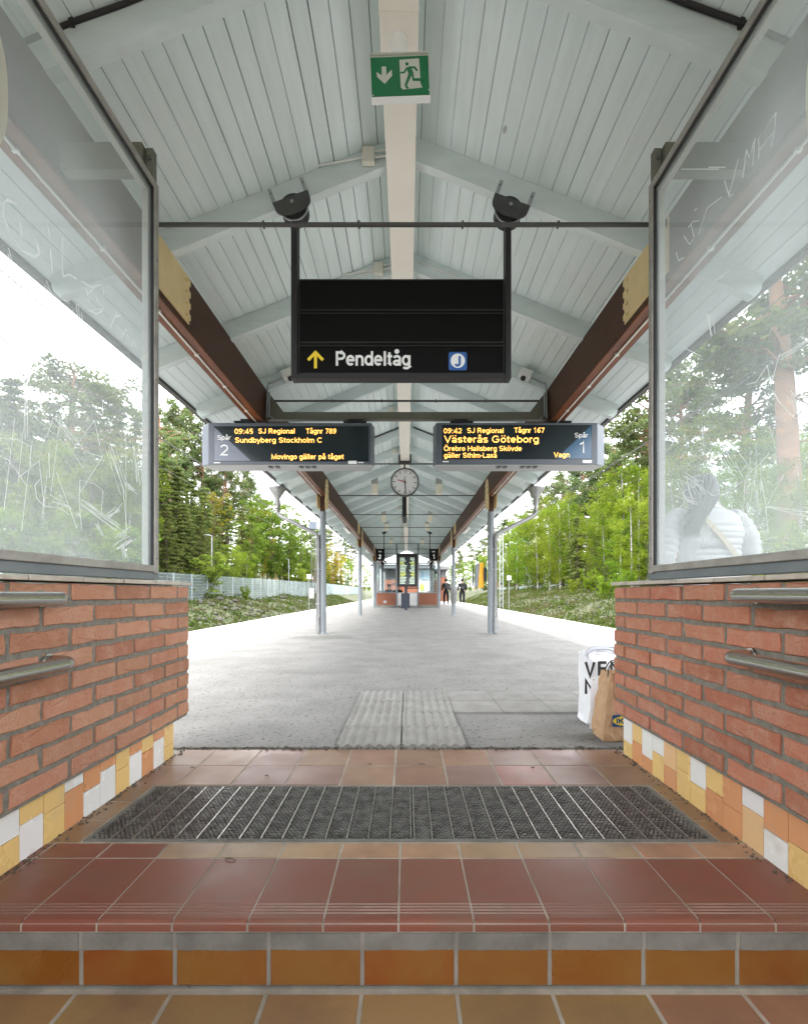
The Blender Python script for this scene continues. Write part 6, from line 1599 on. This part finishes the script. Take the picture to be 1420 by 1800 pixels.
def make_tree(kind, seed):
    """a tree ten metres tall: trunk mesh with limbs, crown mesh of leaf-sized faces"""
    rs = np.random.RandomState(seed); r = random.Random(seed)
    tb = MB(); Cc, Ss = [], []
    def limb(p, q, r0, r1, sagk=0.0):
        tb.m = 1
        p, q = Vector(p), Vector(q); mid = (p + q) / 2 + Vector((r.gauss(0, .1), r.gauss(0, .1), sagk)); tb.tube([p, mid, q], r0, 5, False, [r0, (r0 + r1) / 2, r1]); tb.m = 0; return mid
    def clump(c, rad, n, size, flat=1.0):
        d = rs.normal(size=(n, 3)); d /= np.linalg.norm(d, axis=1)[:, None]; d *= (rs.uniform(0, 1, n) ** .45)[:, None] * rad
        d[:, 2] *= flat
        Cc.append(np.array(c)[None] + d); Ss.append(np.full(n, size))
    if kind == 'pine':
        bare = r.uniform(.45, .55); lean = (r.gauss(0, .2), r.gauss(0, .2))
        tp = [(lean[0] * f_ * f_, lean[1] * f_ * f_, 10 * f_) for f_ in (0, .25, .5, .75, .97)]
        tb.tube(tp, .2, 8, True, [.19, .165, .14, .09, .03])
        for k in range(46):
            f_ = bare + (1 - bare) * (k / 46) ** .9; z = 10 * f_
            env = 1.9 * math.sin(math.pi * min(1, (1 - f_) / (1 - bare) * .82 + .12)) ** .8 * r.uniform(.55, 1.15)
            a = r.uniform(0, 6.28); b0 = (lean[0] * f_ * f_, lean[1] * f_ * f_, z - .15)
            e = (b0[0] + math.cos(a) * env, b0[1] + math.sin(a) * env, z + r.uniform(-.1, .45))
            limb(b0, e, .04, .012, .12)
            for q in range(r.randint(3, 5)):
                g_ = r.uniform(.45, 1.08)
                clump((b0[0] + (e[0] - b0[0]) * g_ + r.gauss(0, .22), b0[1] + (e[1] - b0[1]) * g_ + r.gauss(0, .22), b0[2] + (e[2] - b0[2]) * g_ + r.gauss(.08, .13)), r.uniform(.24, .46), 42, .14, .5)
        for k in range(9): a = r.uniform(0, 6.28); z = r.uniform(2.0, 10 * bare); limb((0, 0, z), (math.cos(a) * .8, math.sin(a) * .8, z - .1), .02, .006)
    elif kind == 'spruce':
        tb.tube([(0, 0, 0), (0, 0, 5), (0, 0, 9.9)], .2, 7, True, [.17, .1, .015])
        z = .5
        while z < 9.7:
            f_ = z / 10; env = 1.75 * (1 - f_) ** .8 + .12
            for q in range(r.randint(6, 8)):
                a = r.uniform(0, 6.28); L_ = env * r.uniform(.6, 1.15)
                e = (math.cos(a) * L_, math.sin(a) * L_, z - .28 * L_)
                limb((0, 0, z), e, .018, .006, .05)
                for w in range(max(2, int(L_ * 5))):
                    g_ = (w + r.uniform(.2, 1)) / max(2, int(L_ * 5)); clump((e[0] * g_, e[1] * g_, z - .28 * L_ * g_ - .06), .2 + .1 * (1 - g_), 15, .13, .55)
            z += .34 + .12 * (1 - f_)
    elif kind in ('birch', 'aspen'):
        ln = (r.gauss(0, .3), r.gauss(0, .3))
        def ax(f_): return (ln[0] * f_ * f_, ln[1] * f_ * f_, 10 * f_)
        tb.tube([ax(f_) for f_ in (0, .3, .6, .85, .98)], .12, 8, True, [.085, .07, .045, .02, .008])
        lo = .16 if kind == 'birch' else .25
        for k in range(44):
            f_ = lo + (1 - lo) * (k / 44); b0 = Vector(ax(f_ * .96)); a = r.uniform(0, 6.28)
            env = (1.75 if kind == 'birch' else 2.1) * math.sin(math.pi * min(1, .1 + .92 * (1 - (f_ - lo) / (1 - lo)) ** .75)) ** .7 * r.uniform(.5, 1.15) + .15
            e = b0 + Vector((math.cos(a) * env, math.sin(a) * env, env * r.uniform(.25, .75)))
            limb(b0, e, .016, .004, .1)
            for q in range(r.randint(5, 8)):
                g_ = r.uniform(.3, 1.05); c = b0.lerp(e, g_) + Vector((r.gauss(0, .22), r.gauss(0, .22), -r.uniform(0, .5)))
                clump(c, r.uniform(.2, .4), 24, .125 if kind == 'birch' else .15, 1.5 if kind == 'birch' else .8)
    else:                                # bush, scaled to one metre high later
        for k in range(8):
            a = r.uniform(0, 6.28); L_ = r.uniform(2, 4.5); e = (math.cos(a) * L_, math.sin(a) * L_, r.uniform(5, 9.5)); limb((0, 0, 0), e, .15, .04, .3)
            for q in range(13):
                g_ = r.uniform(.25, 1.1); clump((e[0] * g_ + r.gauss(0, .7), e[1] * g_ + r.gauss(0, .7), e[2] * g_ + r.gauss(0, .5)), r.uniform(.6, 1.2), 26, .55)
    C_, S_ = np.concatenate(Cc), np.concatenate(Ss)
    return tb, cards(C_, S_, None, rs)
TR = {}
LEAF = {'pine': ['leaf_pine'], 'spruce': ['leaf_spruce'], 'birch': ['leaf_birch'], 'aspen': ['leaf_mixed', 'leaf_yellow'], 'bush': ['leaf_mixed', 'leaf_birch']}
BARK = {'pine': 'bark_pine', 'spruce': 'bark_dark', 'birch': 'bark_birch', 'aspen': 'bark_dark', 'bush': 'bark_dark'}
for kd in LEAF:
    for v in range(3 if kd in ('pine', 'birch') else 2):
        tb, cv = make_tree(kd, 100 + 17 * v + len(kd) * 5)
        tm = tb.mesh('trunk', [G[BARK[kd]], G['bark_dark' if kd != 'pine' else 'bark_pine']], 60)
        for lf in LEAF[kd]:
            TR.setdefault((kd, lf), []).append((tm, card_mesh('crown', cv, G[lf])))
NAME = {'pine': 'pine_tree', 'spruce': 'spruce_tree', 'birch': 'birch_tree', 'aspen': 'leafy_tree', 'bush': 'bush'}
def tree(kind, x, y, h, label, group=None, leaf=None, wide=1.0, z=None):
    leaf = leaf or LEAF[kind][0]
    tm, cm = rnd.choice(TR[(kind, leaf)])
    zz = gz(x, y) - .05 if z is None else z
    t = thing(NAME[kind], label, 'bush' if kind == 'bush' else 'tree', (x, y, zz), group)
    s = h / 10; t.scale = (s * wide, s * wide, s); t.rotation_euler = (0, 0, rnd.uniform(0, 6.28))
    for nm_, me in (('trunk', tm), ('crown', cm)):
        o = bpy.data.objects.new(nm_, me); COL.objects.link(o); o.parent = t
    return t
def at(kind, px, X_, pytop, label, group=None, leaf=None, wide=1.0):
    y = F * abs(X_) / abs(px - CX); top = H + (CY - pytop) * y / F
    return tree(kind, X_, y, top - gz(X_, y), label, group, leaf, wide)
gL1 = 'dark pines high on the left slope'
L1 = 'tall dark pine standing against the sky on the left slope'
at('pine', 118, -18, 625, 'broad pine seen through the left window screen, tallest there', wide=1.5)
at('spruce', 18, -18, 655, 'dark spruce at the left edge of the photo, behind the left window screen', wide=1.4)
at('spruce', 205, -18.5, 690, 'dark spruce right of the broad pine behind the left window screen', wide=1.3)
at('spruce', 96, -21, 700, 'slender dark spruce left of the broad pine behind the left window screen', wide=1.3)
at('spruce', 160, -21.5, 668, 'tall spruce just right of the broad pine behind the left window screen', wide=1.3)
at('pine', 45, -20, 735, 'low bushy pine near the left edge of the photo, behind the left window screen', wide=1.4)
at('spruce', 238, -20, 712, 'narrow spruce at the right end of the left window screen', wide=1.2)
at('aspen', 165, -16.5, 760, 'rounded green tree below the broad pine behind the left window screen', wide=1.3)
at('birch', 70, -15.6, 760, 'bright green birch behind the left window screen, left of the rounded tree', wide=1.4)
at('birch', 225, -16, 790, 'pale green birch next to the right edge of the left window screen', wide=1.2)
at('bush', 50, -14.9, 895, 'bright bush low behind the left window screen', leaf='leaf_birch', wide=1.2)
at('bush', 140, -14.9, 915, 'dull green bush low behind the left window screen, right of the bright one', wide=1.3)
at('bush', 215, -14.9, 930, 'small bush low at the right end of the left window screen', wide=1.2)
for (px, X_, py), L1 in ranked(((287, -23, 715), (307, -25, 724), (331, -24, 716), (352, -23, 742), (372, -24, 770), (398, -22, 792), (424, -23, 826), (440, -24, 846), (300, -20, 775), (388, -21, 818)), 'dark pine against the sky', 'along the left slope, counted from the left window screen'):
    at('pine', px, X_, py, L1, gL1, wide=.72)
L2 = 'dense olive green spruce in the middle of the left slope'
for (px, X_, py), L2 in ranked(((285, -17, 800), (310, -16.5, 815), (336, -17, 838), (360, -17, 852), (322, -15.6, 880), (292, -15.4, 880), (350, -15.6, 900), (400, -17, 872), (425, -17.5, 888)), 'olive green spruce', 'low on the left slope, from the left window screen'):
    at('spruce', px, X_, py, L2, 'spruces on the left slope', wide=1.5)
at('aspen', 376, -18, 862, 'yellowish tree among the dark spruces of the left slope', leaf='leaf_yellow', wide=.9)
at('aspen', 462, -18.5, 893, 'yellow tinged tree at the middle of the left slope', leaf='leaf_yellow', wide=.8)
L3 = 'rounded light green tree on the left slope near the nearest left column'
for (px, X_, py), L3 in ranked(((448, -18, 876), (470, -19, 874), (492, -18, 884), (512, -18.5, 897), (528, -18, 915), (478, -16.5, 905), (505, -16.5, 925), (440, -16.5, 915), (540, -19, 925)), 'rounded light green tree', 'leftwards from the nearest left column', True):
    at('aspen', px, X_, py, L3, 'light green trees on the left slope', wide=1.25)
at('bush', 345, -14.9, 974, 'pale rounded bush behind the left fence, left of the nearest street lamp', leaf='leaf_mixed', wide=1.5)
at('birch', 402, -15, 958, 'small bright green birch right of the nearest street lamp', wide=1.7)
at('birch', 433, -15, 972, 'small bright green birch between two dark trees above the left fence', wide=1.5)
at('bush', 520, -15.5, 995, 'pale green bush left of the nearest left column, above the fence', wide=1.4)
at('bush', 432, -13.2, 1030, 'little bright shrub growing in front of the left fence', leaf='leaf_birch', wide=.8)
for kk, (px, X_, py, lf) in enumerate(((570, -17, 952, 'leaf_yellow'), (585, -17.5, 968, 'leaf_yellow'), (600, -17, 975, 'leaf_yellow'))):
    at('aspen', px, X_, py, ORD[kk] + ' yellow green tree rightwards from the nearest left column', 'yellow trees left of the platform', leaf=lf, wide=1.0)
for kk, (px, X_, py) in enumerate(((575, -24, 930), (560, -23, 935), (598, -25, 950), (618, -24, 960))):
    at('pine', px, X_, py, ORD[kk] + ' distant dark pine above the yellow trees between the left columns', 'distant pines between the left columns')
for px, X_, py in ((625, -16, 985), (640, -15.5, 990), (648, -15, 998), (612, -17, 980)):
    at('birch', px, X_, py, 'distant bright birch right of the second left column', 'distant birches left of the shelter', wide=1.3)
# right
at('pine', 1392, 16, 300, 'big pine with a thick reddish trunk at the right edge, behind the right screen', wide=1.45)
at('pine', 1300, 20, 590, 'pine in the middle of the right window screen, left of the big pine', wide=1.3)
at('pine', 1200, 22, 680, 'pine above the white jacket, behind the right window screen', wide=1.3)
at('pine', 1128, 21, 655, 'ragged pine just left of the right window screen', wide=1.2)
at('pine', 1112, 26, 760, 'darker pine lower down left of the right window screen')
at('birch', 1250, 17, 725, 'tall green birch above the white jacket behind the right screen', wide=1.4)
at('birch', 1330, 16, 760, 'wide green birch right of the white jacket behind the right screen', wide=1.5)
at('birch', 1410, 14.9, 800, 'green birch at the right edge of the photo below the big pine', wide=1.5)
at('birch', 1190, 16, 800, 'green birch left of the white jacket behind the right screen', wide=1.4)
at('bush', 1385, 13.5, 930, 'leafy bush low at the right edge behind the right screen', leaf='leaf_birch', wide=1.4)
at('bush', 1300, 13.8, 960, 'leafy bush low behind the shoulder of the white jacket', leaf='leaf_birch', wide=1.3)
R1 = 'tall fresh green birch on the right bank'
for (px, X_, py), R1 in ranked(((1122, 17.5, 812), (1098, 17, 818), (1078, 18, 850), (1050, 18.5, 880), (1003, 17.5, 880), (985, 17, 866), (966, 17.5, 888), (945, 18, 894), (925, 17.5, 902), (908, 18, 915), (1030, 19, 905), (1062, 16.5, 900), (1110, 15.8, 870), (893, 18, 935), (880, 18, 945), (1090, 16, 905)), 'fresh green birch', 'on the right bank, from the right window screen leftwards', True):
    at('birch', px, X_, py, R1, 'birches on the right bank', wide=1.35)
R2 = 'dark pine rising behind the birches on the right'
for (px, X_, py), R2 in ranked(((1075, 25, 780), (1052, 25, 815), (1020, 24, 824), (1000, 25, 838), (1035, 26, 832), (950, 27, 870), (915, 26, 905), (893, 26, 915), (875, 27, 925), (980, 28, 858)), 'dark pine', 'above the right birches, from the right window screen leftwards', True):
    at('pine', px, X_, py, R2, 'pines behind the right birches', wide=1.15)
R3 = 'grey green young spruce between the birches on the right'
for (px, X_, py), R3 in ranked(((1015, 17.5, 905), (1048, 17.5, 930), (990, 18, 945), (945, 18.5, 955), (905, 19, 960), (1075, 16.5, 945)), 'grey green young spruce', 'between the right birches, from the right screen leftwards', True):
    at('spruce', px, X_, py, R3, 'young spruces on the right', wide=1.4)
for px, X_, py, lab in ((1092, 12.6, 1003, 'bright shrub beside the end of the right brick wall'), (1060, 13.5, 1012, 'bright shrub left of the end of the right brick wall'), (1035, 14.3, 1000, 'tall bright shrub in front of the right fence'), (1008, 15, 1018, 'low bright shrub in front of the right fence'), (960, 15.5, 1025, 'small low shrub far along the right bank')):
    at('bush', px, X_, py, lab, leaf='leaf_birch', wide=.8)
for kk, (px, X_, py) in enumerate(((862, 17, 960), (848, 16, 975), (838, 15.5, 985), (826, 15, 990), (818, 15.5, 985))):
    at('birch', px, X_, py, ORD[kk] + ' distant birch between the two right columns, from the nearest column leftwards', 'distant birches right of the platform', wide=1.4)
for kk, (px, X_, py) in enumerate(((835, 24, 955), (850, 24, 948), (815, 22, 968), (806, 20, 980), (800, 16, 990))):
    at('pine', px, X_, py, ORD[kk] + ' distant pine between the two right columns, behind the birches', 'distant pines right of the platform')
# the rest of the wood, rows farther back on both slopes
tr_ = random.Random(44)
for s in (-1, 1):
    for k in range(62):
        x = s * tr_.uniform(20, 44); y = tr_.uniform(16, 150)
        if abs(x) < 26 and y < 40 and s > 0: continue
        kd = tr_.choice(['spruce', 'aspen', 'pine'] if s < 0 else ['birch', 'spruce', 'aspen', 'birch'])
        skyl = .375 if s < 0 else .36
        hmax = (H + skyl * abs(x) * (1 + 8 / y)) - gz(x, y)
        h = max(5.5, min(tr_.uniform(10, 14), hmax))
        side = 'left' if s < 0 else 'right'
        tree(kd, x, y, h, {'spruce': 'spruce deep in the wood on the %s', 'aspen': 'leafy tree deep in the wood on the %s', 'pine': 'pine deep in the wood on the %s', 'birch': 'birch deep in the wood on the %s'}[kd] % side, '%s deep in the %s wood' % ({'birch': 'birches', 'aspen': 'leafy trees', 'pine': 'pines', 'spruce': 'spruces'}[kd], side), wide=1.5)
for k in range(26):
    x = tr_.uniform(-26, 26); y = tr_.uniform(118, 150)
    tree(tr_.choice(['birch', 'spruce', 'aspen']), x, y, tr_.uniform(7, 9.5), 'far tree closing the view beyond the station building', 'far trees beyond the station', wide=1.5)

# undergrowth and stones on the banks
def undergrowth(name, sgn, n, seed):
    rs = np.random.RandomState(seed)
    x0, x1 = (8.6, 14.5) if sgn < 0 else (8.6, 20)
    m = int(n / 14)
    cx_ = rs.uniform(x0, x1, m) * sgn; cy_ = 5 + 85 * rs.uniform(0, 1, m) ** 1.3
    pts, sz = [], []
    for a_, b_ in zip(cx_, cy_):
        hh = rs.uniform(.05, .45 if sgn > 0 else .3); k = rs.randint(8, 20)
        q = rs.normal(size=(k, 3)) * np.array([.28, .28, .0]) + np.array([a_, b_, 0]); q[:, 2] = [gz(u_, v_) for u_, v_ in q[:, :2]]; q[:, 2] += rs.uniform(0, hh, k); pts.append(q); sz.append(rs.uniform(.08, .2, k))
    o = put(name, card_mesh(name, cards(np.concatenate(pts), np.concatenate(sz), None, rs), G['ground_leaf'])); struct(o, 'stuff'); o['label'] = 'low weeds and grass on the %s bank' % ('left' if sgn < 0 else 'right')
undergrowth('undergrowth', -1, 30000, 1); undergrowth('undergrowth', 1, 60000, 2)
m = MB(); rr = random.Random(9)
for k in range(380):
    s = -1 if rr.random() < .72 else 1
    x = s * rr.uniform(8.6, 13); y = 5 + 60 * rr.random() ** 1.4; z = gz(x, y); q = rr.uniform(.08, .3)
    m.ellipsoid((x, y, z + q * .2), (q, q * rr.uniform(.6, 1), q * rr.uniform(.4, .7)), 6, 4, Matrix.Rotation(rr.uniform(0, 3), 3, 'Z'))
o = m.build('bank_stones', G['rock']); struct(o, 'stuff')
